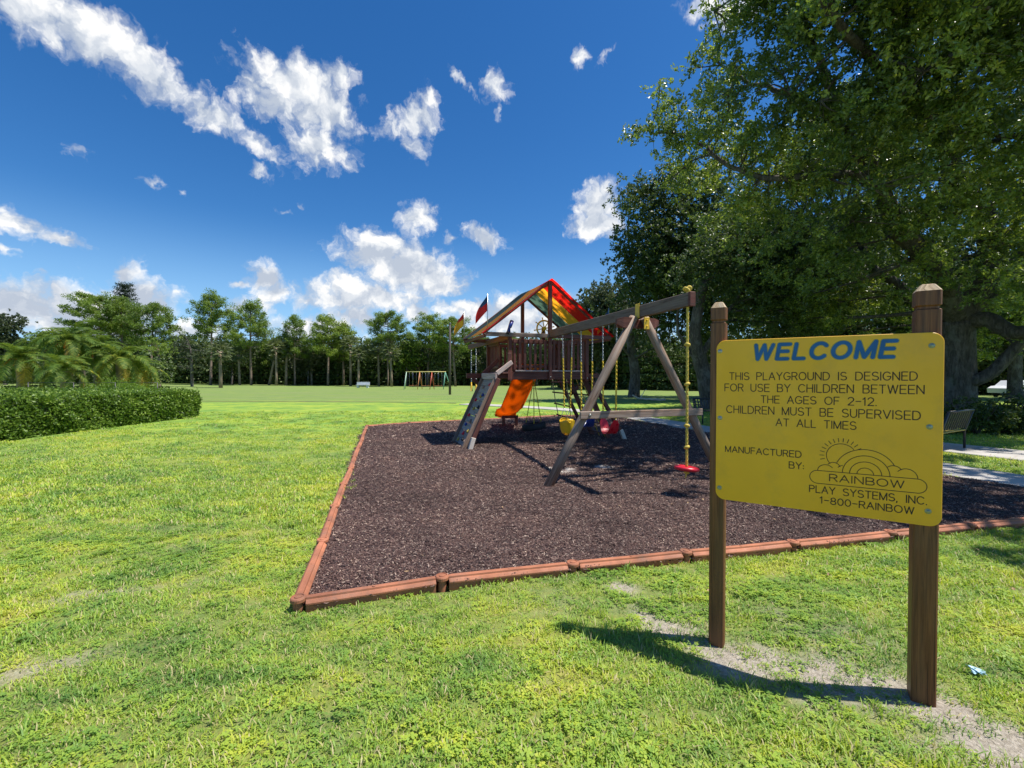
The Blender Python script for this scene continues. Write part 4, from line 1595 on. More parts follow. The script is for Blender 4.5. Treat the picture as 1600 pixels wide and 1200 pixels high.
def bucket(ua, ub, zs):
    um = (ua + ub) / 2
    root = empty('bucket_swing', bpt(um, BH - .14))
    tag(root, 'yellow full bucket toddler swing nearest the fort', 'swing', 'swings hanging from the long beam')
    L0_ = Vector(root.location)
    rel = lambda p: Vector(p) - L0_
    for u_ in (ua, ub):
        q = um + (u_ - um) * .62
        top, bot = bpt(u_, BH - .15), bpt(q, zs + .62)
        mid = top.lerp(bot, .30)
        mb = MB()
        chain(mb, rel(top), rel(mid))
        mb.build('chain', M['steel'], root)
        mb = MB()
        chain(mb, rel(mid), rel(bot), .05, .0085)
        mb.build('coated_chain', M['chain_yellow'], root)
        mb = MB()
        for s in (-.10, .10):
            mb.tube([rel(bot), rel(bpt(um + (u_ - um) * .60, zs + .34, s))], .006, 6)
        mb.build('chain_strap', M['steel'], root)
    mb = MB()
    n = 28
    prof = [(.155, .34, .02), (.172, .345, .02), (.168, .30, 0), (.160, .16, 0), (.125, .05, 0), (.06, .0, 0), (.055, .03, 0), (.11, .07, 0), (.145, .17, 0), (.152, .32, 0)]
    rings = []
    for r_, z, w in prof:
        ring = []
        for k in range(n):
            th = 2 * PI * k / n
            zz = zs + z + (0.035 * math.cos(2 * th) if z > .25 else 0)
            ring.append(rel(bpt(um + math.cos(th) * r_ * 1.08, zz, math.sin(th) * r_)))
        rings.append(ring)
    base = len(mb.v)
    mb.loft(rings, cap=False)
    # leg openings: remove the wall faces at two places front and two back
    keep = []
    for fi, f in enumerate(mb.f):
        row, k = divmod(fi, n)
        hole = (row in (3, 4, 6, 7)) and (k % 14 in (1, 2, 3, 4, 9 - 0, 10, 11, 12)) and row != 3 and row != 8
        if not hole:
            keep.append(fi)
    mb.f = [mb.f[i] for i in keep]
    mb.uv = [mb.uv[i] for i in keep]
    mb.mi = [mb.mi[i] for i in keep]
    mb.sm = [mb.sm[i] for i in keep]
    mb.build('bucket_seat', M['yellow'], root)
    part('safety_strap', 'yellow', lambda m: m.tube([rel(bpt(um - .17, zs + .31)), rel(bpt(um - .24, zs + .29, -.05)), rel(bpt(um - .30, zs + .33, -.1))], .012, 6), root)


bucket(3.92, 4.46, .38)

# knotted rope with disc seat
kr = empty('knotted_rope_swing', bpt(.06, BH + .1))
tag(kr, 'knotted yellow rope with red disc seat hung at the beam end', 'rope swing')
rp = bpt(.06)
LK = Vector(kr.location)
ropebot = Vector((rp.x, rp.y, .44))
part('rope', 'rope', lambda m: (twist_rope(m, Vector((rp.x, rp.y, BH + .12)) - LK, ropebot - LK, .0165), [m.torus(Vector((rp.x, rp.y, z)) - LK, .021, .023, (.3 * s, .2, 1), 14, 8) for s, z in ((1, 2.15), (-1, 1.60), (1, 1.02), (-1, .72))]), kr)
for dx, dz, ax in ((0, .13, (1, .2, .3)), (.02, .16, (.1, 1, .2)), (-.03, .15, (.5, .5, 1))):
    part('knot', 'rope', lambda m: m.torus(Vector((rp.x + dx, rp.y, BH + dz)) - LK, .024, .018, ax, 14, 8), kr)
part('knot', 'rope', lambda m: (m.torus(Vector((rp.x, rp.y, .36)) - LK, .022, .018, (.3, .1, 1), 14, 8), m.tube([Vector((rp.x, rp.y, .37)) - LK, Vector((rp.x - .02, rp.y - .01, .28)) - LK], [.014, .005], 6)), kr)


def disc_seat(m):
    c = Vector((rp.x, rp.y, .42)) - LK
    ax = Vector((.10, .05, 1)).normalized()
    x = ax.orthogonal().normalized()
    y = ax.cross(x)
    rings = []
    for r_, h in ((.03, -.028), (.12, -.032), (.160, -.02), (.172, .0), (.162, .022), (.12, .034), (.06, .026), (.025, .02)):
        rings.append([c + ax * h + (x * math.cos(2 * PI * k / 32) + y * math.sin(2 * PI * k / 32)) * r_ for k in range(32)])
    m.loft(rings)


part('disc_seat', 'red', disc_seat, kr)
PM = PS.matrix_basis.copy()


def PW(x, y, z):
    return PM @ Vector((x, y, z))


# tyre swing under the deck
tc_ = PW(-.02, .95, .36)
ts = empty('tyre_swing', tc_)
tag(ts, 'black tyre swing hanging flat under the fort deck', 'tyre swing')


def tyre(m):
    n = 32
    rings = []
    prof = [(.17, -.075), (.26, -.095), (.305, -.085), (.325, -.05), (.325, .05), (.305, .085), (.26, .095), (.17, .075), (.165, .06), (.25, .075), (.295, .04), (.295, -.04), (.25, -.075), (.165, -.06)]
    for k in range(n + 1):
        a = 2 * PI * k / n
        rings.append([Vector((math.cos(a) * r, math.sin(a) * r, z + .04 * math.cos(a))) for r, z in prof])
    m.loft(rings, cap=False)


part('tyre', 'rubber', tyre, ts)
for k in range(3):
    a = 2 * PI * k / 3 + .5
    mb = MB()
    chain(mb, (math.cos(a) * .24, math.sin(a) * .24, .09), (.02 * math.cos(a), .02 * math.sin(a), 1.22), .05, .006)
    mb.build('chain', M['chain_yellow'], ts)
part('swivel', 'steel', lambda m: m.tube([(0, 0, 1.20), (0, 0, 1.38)], .016, 8), ts)

# rope ladder
rl0 = PW(.24, -.16, 1.64)
rl = empty('rope_ladder', rl0)
tag(rl, 'rope ladder with dark wooden rungs dangling from the deck edge', 'rope ladder')
la = [Vector((-.19, 0, 0)), Vector((-.11, .06, -.55)), Vector((.02, .10, -1.15))]
lb = [Vector((.16, -.02, 0)), Vector((.22, .04, -.58)), Vector((.33, .06, -1.25))]


def lp(l, t):
    return l[0].lerp(l[1], t * 2) if t < .5 else l[1].lerp(l[2], t * 2 - 1)


for l in (la, lb):
    part('rope', 'darkrope', lambda m: m.tube([lp(l, k / 10) for k in range(11)], .011, 6), rl)
for k, t in enumerate((.06, .30, .56, .80, .98)):
    part('rung', 'black_plastic' if k < 0 else 'redwood', lambda m: m.tube([lp(la, t) + Vector((-.05, 0, .01 * k)), lp(lb, t) + Vector((.05, 0, -.015 * k))], .018, 8), rl)

# rings on the far arm
rg0 = PW(-1.10, 3.30, ZR - .12)
rg = empty('trapeze_rings', rg0)
tag(rg, 'yellow trapeze rings on two chains left of the fort', 'trapeze')
ry = Vector((PM @ Vector((0, 1, 0)) - PM @ Vector((0, 0, 0))))
for s in (-.30, .30):
    mb = MB()
    chain(mb, ry * s, ry * s + Vector((0, 0, -1.05)), .05, .007)
    mb.build('chain', M['steel'], rg)
    part('ring', 'yellow', lambda m: m.tube([ry * s + Vector((0, 0, -1.05)), ry * (s - .11) + Vector((0, 0, -1.33)), ry * (s + .11) + Vector((0, 0, -1.33)), ry * s + Vector((0, 0, -1.05))], .016, 8), rg)


# flags
def flag(base, h, top_m, bot_m, label, lean=(0, 0), side=-1, size=.55):
    r = empty('flag', base)
    tag(r, label, 'flag', 'pennants on the corners of the fort roof')
    tip = Vector((lean[0], lean[1], h))
    part('pole', 'steel', lambda m: m.tube([(0, 0, -.05), tip], .010, 7), r)
    # limp cloth: upper part top_m, lower part bot_m
    mb = MB()
    N = 8
    rows = []
    for i in range(N + 1):
        t = i / N
        z = h - .02 - size * t * 1.05
        w = (0.05 + .24 * math.sin(PI * min(t, .85) * .62)) * (1 if t < .8 else 1.0)
        row = []
        for k in range(5):
            s = k / 4
            row.append(Vector((lean[0] * (z / h) + side * w * s, lean[1] + .035 * math.sin(s * 5 + t * 3) * s, z - .22 * s * t - .10 * s)))
        rows.append(row)
    b = len(mb.v)
    for row in rows:
        mb.v.extend([tuple(p) for p in row])
    for i in range(N):
        for k in range(4):
            mb.m = 0 if (i + (1 if k > 2 else 0)) < 4 else 1
            mb.face([b + i * 5 + k, b + i * 5 + k + 1, b + (i + 1) * 5 + k + 1, b + (i + 1) * 5 + k], None, True)
    mb.build('pennant', [M[top_m], M[bot_m]], r)
    return r


flag(PW(-WE, D + .1, ZR), .84, 'flag_red', 'flag_yellow', 'red and yellow pennant, leftmost on the roof', side=-1, size=.34)
flag(PW(-WE + .1, -.1, ZR + .05), .93, 'flag_blue', 'flag_red', 'dark blue and red pennant on the near left roof corner', side=-1, size=.36)
flag(PW(WE, .0, ZR + .0), .82, 'flag_blue', 'flag_yellow', 'blue and yellow pennant behind the swing beam', side=-1, size=.34)

# ------------------------------------------------------------------ trees
def curve_pts(pts, n=5):
    P = [Vector(p) for p in pts]
    out = []
    for i in range(len(P) - 1):
        p0, p1, p2, p3 = P[max(i - 1, 0)], P[i], P[i + 1], P[min(i + 2, len(P) - 1)]
        for k in range(n):
            s = k / n
            out.append(0.5 * ((2 * p1) + (p2 - p0) * s + (2 * p0 - 5 * p1 + 4 * p2 - p3) * s * s + (3 * p1 - p0 - 3 * p2 + p3) * s ** 3))
    out.append(P[-1])
    return out


def limb(mb, pts, r0, r1, nodes=None, n=9, sub=5, wob=.0):
    c = curve_pts(pts, sub)
    m = len(c)
    for k in range(1, m - 1):
        c[k] = c[k] + Vector((random.uniform(-wob, wob), random.uniform(-wob, wob), random.uniform(-wob, wob)))
    rr = [r0 + (r1 - r0) * (k / (m - 1)) ** .8 for k in range(m)]
    mb.tube(c, rr, n)
    if nodes is not None:
        nodes.extend((p.x, p.y, p.z, r) for p, r in zip(c, rr))


def lobes_to_clumps(lobes, per_m3, rng, csize):
    out = []
    for x, y, z, r in lobes:
        n = max(4, int(4.19 * r ** 3 * per_m3))
        v = rand_units(n, rng)
        rr = r * rng.random(n) ** .42
        out.append(np.array([x, y, z]) + v * rr[:, None] * np.array([1, 1, .8]))
    return np.concatenate(out)


def leafy(name, clumps, twigs_per, leaves_per, cr, tr, L, W, mat, parent, rng, up=.55, droop=.1, scale_by_cam=False):
    nC = len(clumps)
    tw = np.repeat(clumps, twigs_per, 0) + rng.normal(size=(nC * twigs_per, 3)) * np.array([cr, cr, cr * .62])
    tdir = rand_units(len(tw), rng) + np.array([0, 0, .15])
    tdir /= np.linalg.norm(tdir, axis=1, keepdims=True)
    n = len(tw) * leaves_per
    c = np.repeat(tw, leaves_per, 0)
    dd = np.repeat(tdir, leaves_per, 0)
    c = c + dd * (rng.random((n, 1)) - .5) * tr * 2.4 + rng.normal(size=(n, 3)) * tr * .35
    LL = L * (.7 + .6 * rng.random(n))
    WW = W * (.7 + .6 * rng.random(n))
    if scale_by_cam:
        d = np.linalg.norm(c - np.array([0, 0, 1.7]), axis=1)
        pz = (c[:, 2] - 1.7) / np.maximum(c[:, 1], .5)
        outf = (pz > .93) | (c[:, 0] / np.maximum(c[:, 1], .5) > 1.25)
        k = np.where(outf, 2.3, 1.0)
        keep = np.where(outf, rng.random(n) < np.where(c[:, 0] > 9.5, .20, .12), rng.random(n) < .97)
        c, LL, WW, dd, k = c[keep], LL[keep], WW[keep], dd[keep], k[keep]
        LL, WW = LL * k, WW * k
        n = len(c)
    V, Q = leaf_quads(c, LL, WW, rng, up, droop, dirs=dd)
    rn = np.repeat(rng.random(nC * twigs_per), leaves_per)
    if scale_by_cam:
        rn = rn[keep]
    rn = .55 * rn + .45 * rng.random(n)
    me = mesh_np(name, V, Q, mat, rnd=rn)
    return link(name, me, parent), tw


def branches_to(mb, nodes, targets, r1=.012, rmax=.09, sag=.12, n=5):
    N = np.array([q[:3] for q in nodes])
    Rr = np.array([q[3] for q in nodes])
    for t in targets:
        d = np.linalg.norm(N - t, axis=1) + np.maximum(0, N[:, 2] - t[2]) * .8
        k = int(np.argmin(d))
        a, b = Vector(N[k]), Vector(t)
        L = (b - a).length
        if L < .15:
            continue
        mid = a.lerp(b, .5) + Vector((random.uniform(-1, 1), random.uniform(-1, 1), random.uniform(-.6, 1))) * L * sag
        r0 = min(rmax, Rr[k] * .6, .015 + L * .02)
        c = curve_pts([a, mid, b], 3)
        m = len(c)
        mb.tube(c, [r0 + (r1 - r0) * i / (m - 1) for i in range(m)], n, cap=False)


def lob(px, py, y, r):
    p = at(px, py, y)
    return (p.x, p.y, p.z, r)


# ---- the big oak on the right
rng = np.random.default_rng(3)
oak = empty('oak_tree', (19.2, 19.5, 0))
tag(oak, 'huge spreading oak with thick grey trunk behind the WELCOME sign post', 'tree')
nodes = []
mb = MB()


def A(*p):
    return [at(*q) for q in p]


base = Vector((19.2, 19.5, -.2))
fork = at(1496, 500, 19.2)
# flared trunk
mb.tube(curve_pts([base, Vector((19.25, 19.5, .35)), Vector((19.3, 19.45, 1.2)), at(1495, 545, 19.4), fork], 5),
        [1.05, .98, .90, .85, .80, .78, .75, .72, .70, .68, .66, .65, .64, .63, .62, .61, .60, .59, .58, .57, .56], 18)
nodes.extend([(fork.x, fork.y, fork.z, .5)])
limb(mb, [fork] + A((1470, 430, 18), (1400, 350, 16.5), (1376, 288, 15.5), (1320, 200, 14.5), (1290, 120, 13.5), (1250, 20, 13)), .46, .07, nodes, 12, wob=.05)
limb(mb, [fork] + A((1535, 440, 18.5), (1546, 360, 17.5), (1500, 290, 16), (1476, 240, 15), (1432, 165, 13.5), (1412, 130, 13), (1395, 40, 12), (1370, -120, 11.5)), .50, .08, nodes, 12, wob=.05)
limb(mb, A((1476, 240, 15), (1440, 170, 13), (1500, 80, 11.5), (1560, -20, 10.5), (1620, -200, 9.5)), .20, .05, nodes, 9, wob=.04)
limb(mb, A((1376, 288, 15.5), (1300, 270, 14.5), (1220, 280, 14.3), (1140, 260, 14.9), (1080, 215, 15.4), (1015, 205, 15.5)), .17, .03, nodes, 8, wob=.06)
limb(mb, A((1320, 200, 14.5), (1240, 150, 14.2), (1170, 130, 14.8), (1110, 90, 15.2)), .13, .03, nodes, 8, wob=.06)
limb(mb, [fork] + A((1540, 500, 18.5), (1600, 520, 17.5), (1680, 470, 16), (1760, 380, 15)), .42, .12, nodes, 11, wob=.05)
limb(mb, [fork] + A((1580, 420, 19), (1640, 330, 18), (1700, 200, 17), (1720, 0, 16)), .38, .08, nodes, 10, wob=.05)
limb(mb, [at(1494, 560, 19.3)] + A((1430, 470, 20), (1370, 420, 20.5), (1300, 380, 20), (1220, 340, 19)), .32, .06, nodes, 10, wob=.06)
limb(mb, [at(1500, 600, 19.2)] + A((1545, 585, 18.6), (1590, 540, 18), (1650, 470, 17)), .30, .16, nodes, 10)
limb(mb, A((1412, 130, 13), (1420, -100, 11), (1450, -260, 9.5)), .16, .05, nodes, 8)
limb(mb, A((1432, 165, 13.5), (1330, 60, 11.5), (1250, -60, 10.5), (1220, -200, 10)), .16, .04, nodes, 8, wob=.05)
LB = [(1010, 205, 13.4, .55), (1035, 165, 13.6, .75), (1060, 200, 13.5, .8), (1050, 245, 13.8, .7), (1085, 150, 13.4, 1.0), (1110, 110, 13.3, .95), (1120, 60, 13.0, .75), (1145, 35, 13.0, .85), (1160, 90, 13.2, 1.2),
      (1110, 210, 14, 1.3), (1160, 170, 13.5, 1.5), (1180, 250, 14.5, 1.7), (1220, 60, 13.0, 1.5), (1230, 160, 13, 1.6), (1100, 280, 15, 1.3), (1250, 300, 15, 1.9), (1180, 330, 16, 1.8),
      (1270, 0, 12.5, 1.7), (1300, 110, 12.5, 1.7), (1310, 220, 13.5, 1.9), (1390, 40, 11.5, 1.8), (1380, 160, 12, 1.7), (1400, 260, 13.5, 2.0), (1340, 350, 16, 2.0), (1280, 400, 18, 2.2),
      (1480, 90, 11, 1.7), (1480, 200, 12.5, 1.8), (1570, 40, 10.5, 1.8), (1570, 180, 11.5, 1.9), (1600, 300, 13, 2.0), (1500, 320, 15, 2.0), (1430, 400, 17.5, 2.0), (1590, 420, 15.5, 1.8), (1560, 500, 21, 2.2), (1650, 480, 17, 2.0),
      (1380, 470, 21.5, 1.9), (1300, 480, 22, 1.8), (1240, 440, 21, 2.0),
      # above and beyond the frame
      (1180, -70, 12.5, 1.8), (1300, -150, 12, 2.2), (1420, -120, 10.5, 2.1), (1550, -130, 9.5, 2.2), (1230, -200, 11.5, 2.0), (1680, -60, 10, 2.4), (1700, 150, 12, 2.6), (1720, 330, 15, 2.8),
      (1350, -330, 11.5, 2.4), (1500, -330, 10.5, 2.4), (1680, -330, 10, 2.6), (1820, -150, 12, 2.8), (1850, 200, 16, 3.2)]
LB = [(x, y, d * 1.16, r * 1.12) if (x < 1130 and y > 0) else (x, y, d, r) for x, y, d, r in LB]
LB = [q for q in LB if not (q[1] < -250)] + [(1350, -330, 11.5, 2.0), (1600, -330, 10.5, 2.2)]
lobes = [lob(*q) for q in LB]
lobes += [(7.2, 8.2, 10.2, 1.8), (9.2, 6.6, 10.6, 2.0), (11.2, 5.2, 10.2, 2.0), (7.9, 10.2, 11.0, 1.7), (9, 9.5, 12.5, 2.2), (12, 8, 13, 2.6), (10.2, 4.3, 9.5, 1.4), (13.5, 5.0, 11, 2.2), (8.2, 12.2, 12.6, 2.1), (6.0, 7.7, 9.4, .8),
          (12, 12, 15, 3), (15, 16, 16.5, 3.2), (19, 18, 17, 3.5), (23, 18, 15, 3.5), (20, 24, 14, 3.5), (25, 22, 11, 3.5), (16, 22, 13, 3), (14, 19, 11, 2.5), (24, 14, 13, 3.2), (18, 12, 14, 3), (27, 18, 10, 3)]
clumps = lobes_to_clumps(lobes, .95, rng, .5)
_, tw = leafy('crown', clumps, 11, 16, .27, .14, .130, .062, M['oak'], oak, rng, up=.3, scale_by_cam=True)
sel = clumps[rng.permutation(len(clumps))[:900]]
branches_to(mb, nodes, sel[:260], .02, .12, .1, 6)
for t in sel[:260]:
    nodes.append((t[0], t[1], t[2], .05))
branches_to(mb, nodes, sel[260:], .008, .04, .15, 4)
branches_to(mb, nodes, tw[rng.permutation(len(tw))[:1800]], .004, .014, .15, 3)
tr_ = mb.build('trunk', M['bark'], oak)
for o in oak.children:
    o.location = -oak.location


# ---- oaks behind (broad, dark)
def oak2(loc, trunk, lobes, label, seed, per=.75, tpc=10, lpt=14, L=.21, W=.11, mat='oakdark', cr=.6, limbs=()):
    rng = np.random.default_rng(seed)
    root = empty('oak_tree', loc)
    tag(root, label, 'tree')
    mb = MB()
    nodes = []
    limb(mb, trunk[0], trunk[1], trunk[2], nodes, 11, wob=.03)
    for pl, r0, r1 in limbs:
        limb(mb, pl, r0, r1, nodes, 8, wob=.06)
    cl = lobes_to_clumps(lobes, per, rng, .5)
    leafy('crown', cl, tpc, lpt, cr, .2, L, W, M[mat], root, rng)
    s = cl[rng.permutation(len(cl))[:140]]
    branches_to(mb, nodes, s[:50], .03, .14, .1, 5)
    for t in s[:50]:
        nodes.append((t[0], t[1], t[2], .05))
    branches_to(mb, nodes, s[50:], .012, .05, .15, 4)
    mb.build('trunk', M['bark'], root)
    for o in root.children:
        o.location = -root.location
    return root


b = at(990, 620, 38)
oak2((b.x, b.y, 0), ([(b.x, b.y, -.2), (b.x + .1, b.y, 2), at(985, 520, 37.5), at(1000, 440, 36)], .55, .22),
     [lob(*q) for q in [(1000, 370, 31, 2.0), (1020, 310, 31, 2.2), (1062, 285, 31, 1.9), (1000, 430, 32, 2.2), (1060, 370, 30, 2.6), (1110, 320, 30, 2.2), (985, 400, 33, 1.2), (990, 490, 34, 1.9), (1050, 450, 31, 2.8), (1110, 410, 30, 2.8), (1130, 480, 31, 2.6), (1040, 520, 34, 1.8), (1160, 350, 31, 2.6), (1100, 500, 32, 2.0), (1070, 420, 38, 3.5)]],
     'dark dense oak with forked trunk straight behind the swing frame', 21, .85,
     limbs=[([at(985, 540, 37.6), at(1030, 470, 36), at(1070, 400, 35)], .22, .06), ([at(988, 560, 37.8), at(960, 520, 37), at(975, 470, 36)], .15, .05), ([at(990, 560, 37.8), at(1020, 545, 36), (at(1060, 530, 34))], .12, .04)])
b = at(1112, 640, 24)
oak2((b.x, b.y, 0), ([(b.x, b.y, -.2), (b.x - .25, b.y, 1.2), at(1095, 565, 24), at(1085, 520, 23.5), at(1100, 440, 23)], .60, .22),
     [lob(*q) for q in [(1150, 420, 22, 2.0), (1200, 440, 22, 2.2), (1100, 430, 22.5, 1.6), (1250, 470, 23, 2.2), (1160, 370, 22, 2.0), (1200, 380, 23, 2.4), (1140, 490, 23, 1.3), (1230, 400, 24, 2.5), (1300, 450, 25, 2.5)]],
     'pale leaning oak trunk seen just left of the sign post', 22, 1.0, L=.16, W=.085,
     limbs=[([at(1092, 560, 24), at(1130, 500, 23), at(1170, 440, 22.5)], .2, .06), ([at(1095, 575, 24), at(1060, 520, 23.6), at(1060, 470, 23)], .13, .04)])
b = at(1250, 622, 36)
oak2((b.x, b.y, 0), ([(b.x, b.y, -.2), (b.x, b.y, 2), at(1260, 540, 36), at(1240, 460, 36)], .6, .25),
     [lob(*q) for q in [(1200, 470, 34, 3), (1260, 440, 35, 3.4), (1320, 470, 35, 3.4), (1390, 440, 34, 3.4), (1300, 520, 37, 2.6), (1220, 520, 37, 2.4), (1450, 480, 36, 3.2), (1300, 380, 36, 3.5), (1400, 360, 36, 3.5), (1200, 390, 36, 3.5), (1500, 400, 38, 3.5), (1350, 420, 30, 2.6), (1440, 500, 34, 3.0), (1270, 500, 32, 2.2)]],
     'dark oak seen above the middle of the sign board', 23, .5, L=.27, W=.14)
b = at(1585, 615, 34)
oak2((b.x, b.y, 0), ([(b.x, b.y, -.2), (b.x, b.y, 2), at(1590, 520, 34), at(1600, 460, 34)], .5, .25),
     [lob(*q) for q in [(1540, 470, 33, 3), (1600, 450, 33, 3.2), (1660, 470, 33, 3.4), (1580, 520, 35, 2.4), (1720, 420, 33, 4)]],
     'dark oak at the right edge beyond the biggest trunk', 24, .5, L=.27, W=.14)
b = at(935, 603, 62)
oak2((b.x, b.y, 0), ([(b.x, b.y, -.2), (b.x, b.y, 3), at(938, 520, 62), at(940, 470, 62)], .5, .2),
     [lob(*q) for q in [(925, 480, 60, 2.4), (945, 462, 60, 2.4), (965, 470, 60, 2.6), (930, 510, 60, 2.8), (960, 505, 60, 3.2), (915, 530, 61, 2.4), (900, 545, 62, 2.2), (985, 500, 60, 3), (950, 550, 62, 3)]],
     'loose grey green tree against the clouds right of the striped roof', 25, .6, 9, 12, .34, .17, 'greyleaf', .75)


# ---- slender pines across the field
def pine_data(seed, H, crown0, width, n_br, lean=0.0, flat=.5):
    rng = np.random.default_rng(seed)
    random.seed(seed)
    mb = MB()
    tp = []
    for k in range(9):
        t = k / 8
        tp.append(Vector((lean * t * H * .06 + .12 * math.sin(3 * t + seed), .1 * math.sin(2.3 * t + seed), -.2 + (H * .96 + .2) * t)))
    mb.tube(tp, [.20 * (1 - .8 * (k / 8)) + .03 for k in range(9)], 8)
    cl, cs = [], []
    for i in range(n_br):
        t = (i + .5) / n_br
        z = H * (crown0 + (1 - crown0) * min(1, max(0, t + rng.normal() * .05)) * .97)
        prof = (math.sin(PI * min(1, (t * .80 + .25))) ** .7)
        Lb = width * prof * rng.uniform(.6, 1.08)
        a = i * 2.399 + rng.uniform(-.5, .5)
        k = z / (H * .96) * 8
        p0 = tp[min(8, int(k))].lerp(tp[min(8, int(k) + 1)], k - int(k)) if k < 8 else tp[8]
        rise = Lb * (.20 + .5 * t) * rng.uniform(.5, 1.2)
        e = p0 + Vector((math.cos(a) * Lb, math.sin(a) * Lb, rise))
        m_ = p0.lerp(e, .5) + Vector((0, 0, -Lb * .10 + rng.uniform(-.2, .2)))
        mb.tube(curve_pts([p0, m_, e], 3), [.075, .06, .05, .04, .03, .02, .014], 5, cap=False)
        nb = max(2, int(Lb * 1.9))
        for q in range(nb):
            s = .45 + .55 * (q + 1) / nb
            c = p0.lerp(e, s) + Vector((rng.normal() * .42, rng.normal() * .42, .15 + rng.normal() * .2))
            cl.append(c)
            cs.append(rng.uniform(.40, .95))
    cl.append(tp[8] + Vector((0, 0, .3)))
    cs.append(.8)
    C_ = np.array([tuple(c) for c in cl])
    S = np.array(cs)
    per = 64
    n = len(C_) * per
    dirs = rand_units(n, rng)
    c = np.repeat(C_, per, 0) + dirs * (np.repeat(S, per)[:, None]) * np.array([1, 1, flat]) * (rng.random((n, 1)) ** .5)
    d2 = dirs + np.array([0, 0, .5])
    V, Q = leaf_quads(c, .38, .11, rng, .6, -.1, dirs=d2)
    rn = np.repeat(rng.random(len(C_)), per) * .6 + rng.random(n) * .4
    trunk = mb
    me = mesh_np('pine_crown', V, Q, M['pine'], rnd=rn)
    return trunk, me


PV = []
for k, (H, c0, w, nb, le, fl) in enumerate([(16, .52, 3.5, 46, .5, .85), (15, .44, 3.7, 50, -.6, .9), (16, .58, 4.6, 50, .2, .75), (14.5, .40, 3.2, 44, .3, .9), (15.5, .50, 4.1, 48, -1.0, .85)]):
    mbt, me = pine_data(100 + k, H, c0, w, nb, le, fl)
    root = empty('pine_tree', (0, 0, 0))
    t_ = mbt.build('trunk', M['pinebark'], root)
    c_ = link('crown', me, root)
    PV.append((root, H))
used = set()


def place_tree(proto, H0, px, ybase, ytop, dist, label, name='pine_tree', cat='tree', group=None, rz=None, wide=1.0):
    b = at(px, ybase, dist)
    top = at(px, ytop, dist)
    s = top.z / H0
    if proto not in used:
        used.add(proto)
        r = proto
    else:
        r = copy_tree(proto)
    r.location = (b.x, b.y, 0)
    r.scale = (s * wide, s * wide, s)
    r.rotation_euler = (0, 0, random.uniform(0, 6.28) if rz is None else rz)
    tag(r, label, cat, group)
    return r


GP = 'tall pines across the field'
PL = [(2, 157, 462, 74, 'broad flat-topped pine, leftmost of the tall pines above the palms', 1.05), (3, 192, 466, 76, 'narrow bushy pine directly beneath the dark conifer tip', 1.0), (4, 234, 474, 74, 'pine with arching right-leaning crown above the small palm trunk', 1.1),
      (0, 329, 460, 78, 'tallest pine with round crown, left of the two standing side by side', 1.0), (1, 393, 474, 78, 'round headed pine standing second right of the small fan palm', 1.0),
      (3, 461, 494, 80, 'thin pine with sparse narrow crown left of the field centre', .95), (1, 512, 494, 80, 'full pine at the middle of the field edge', 1.15), (3, 536, 506, 84, 'low bushy pine touching the right side of the middle pine', 1.2),
      (2, 606, 489, 80, 'pine above the pale block and left of the far swing set', .9), (0, 668, 493, 84, 'pine rising right behind the far swing set', 1.15), (4, 712, 497, 80, 'spreading pine just left of the red and yellow pennant', 1.2),
      (1, 745, 515, 88, 'pine partly hidden behind the left end of the striped roof', 1.1), (3, 640, 520, 88, 'lower pine between the two pines near the far swing set', 1.2), (0, 800, 524, 90, 'pine seen through the railing of the fort', 1.1), (4, 872, 530, 86, 'pine behind the hanging chains of the swings', 1.0), (3, 425, 532, 86, 'short pine filling the gap between the two round crowns', 1.1), (1, 575, 530, 90, 'short pine behind the fan palms right of the middle', 1.0)]
for v, px, yt, dist, lb_, wd in PL:
    place_tree(PV[v][0], PV[v][1], px, 603, yt, dist, lb_, wide=wd, group=GP)

# dark conifer tip (tiered)
rng = np.random.default_rng(77)
nc = empty('conifer_tree', (0, 0, 0))
mb = MB()
mb.tube([(0, 0, 0), (0, 0, 9), (0, 0, 17.6)], [.3, .18, .03], 7)
mb.build('trunk', M['pinebark'], nc)
cc = []
for tier in range(15):
    z = 6 + tier * .8
    R = 2.4 * (1 - (tier / 16) ** 2.2) + .4
    for k in range(9):
        a = 2 * PI * (k + (tier % 2) * .5) / 9
        for q in range(5):
            s = (q + 1) / 5
            cc.append((math.cos(a) * R * s, math.sin(a) * R * s, z + .5 * s * s))
cc = np.array(cc)
n = len(cc) * 16
c = np.repeat(cc, 16, 0) + rng.normal(size=(n, 3)) * .17
V, Q = leaf_quads(c, .3, .1, rng, .5)
link('crown', mesh_np('conifer_crown', V, Q, M['conifer'], rnd=rng.random(n)), nc)
place_tree(nc, 17.8, 197, 603, 443, 92, 'dark pointed conifer poking above the left pines', name='conifer_tree')


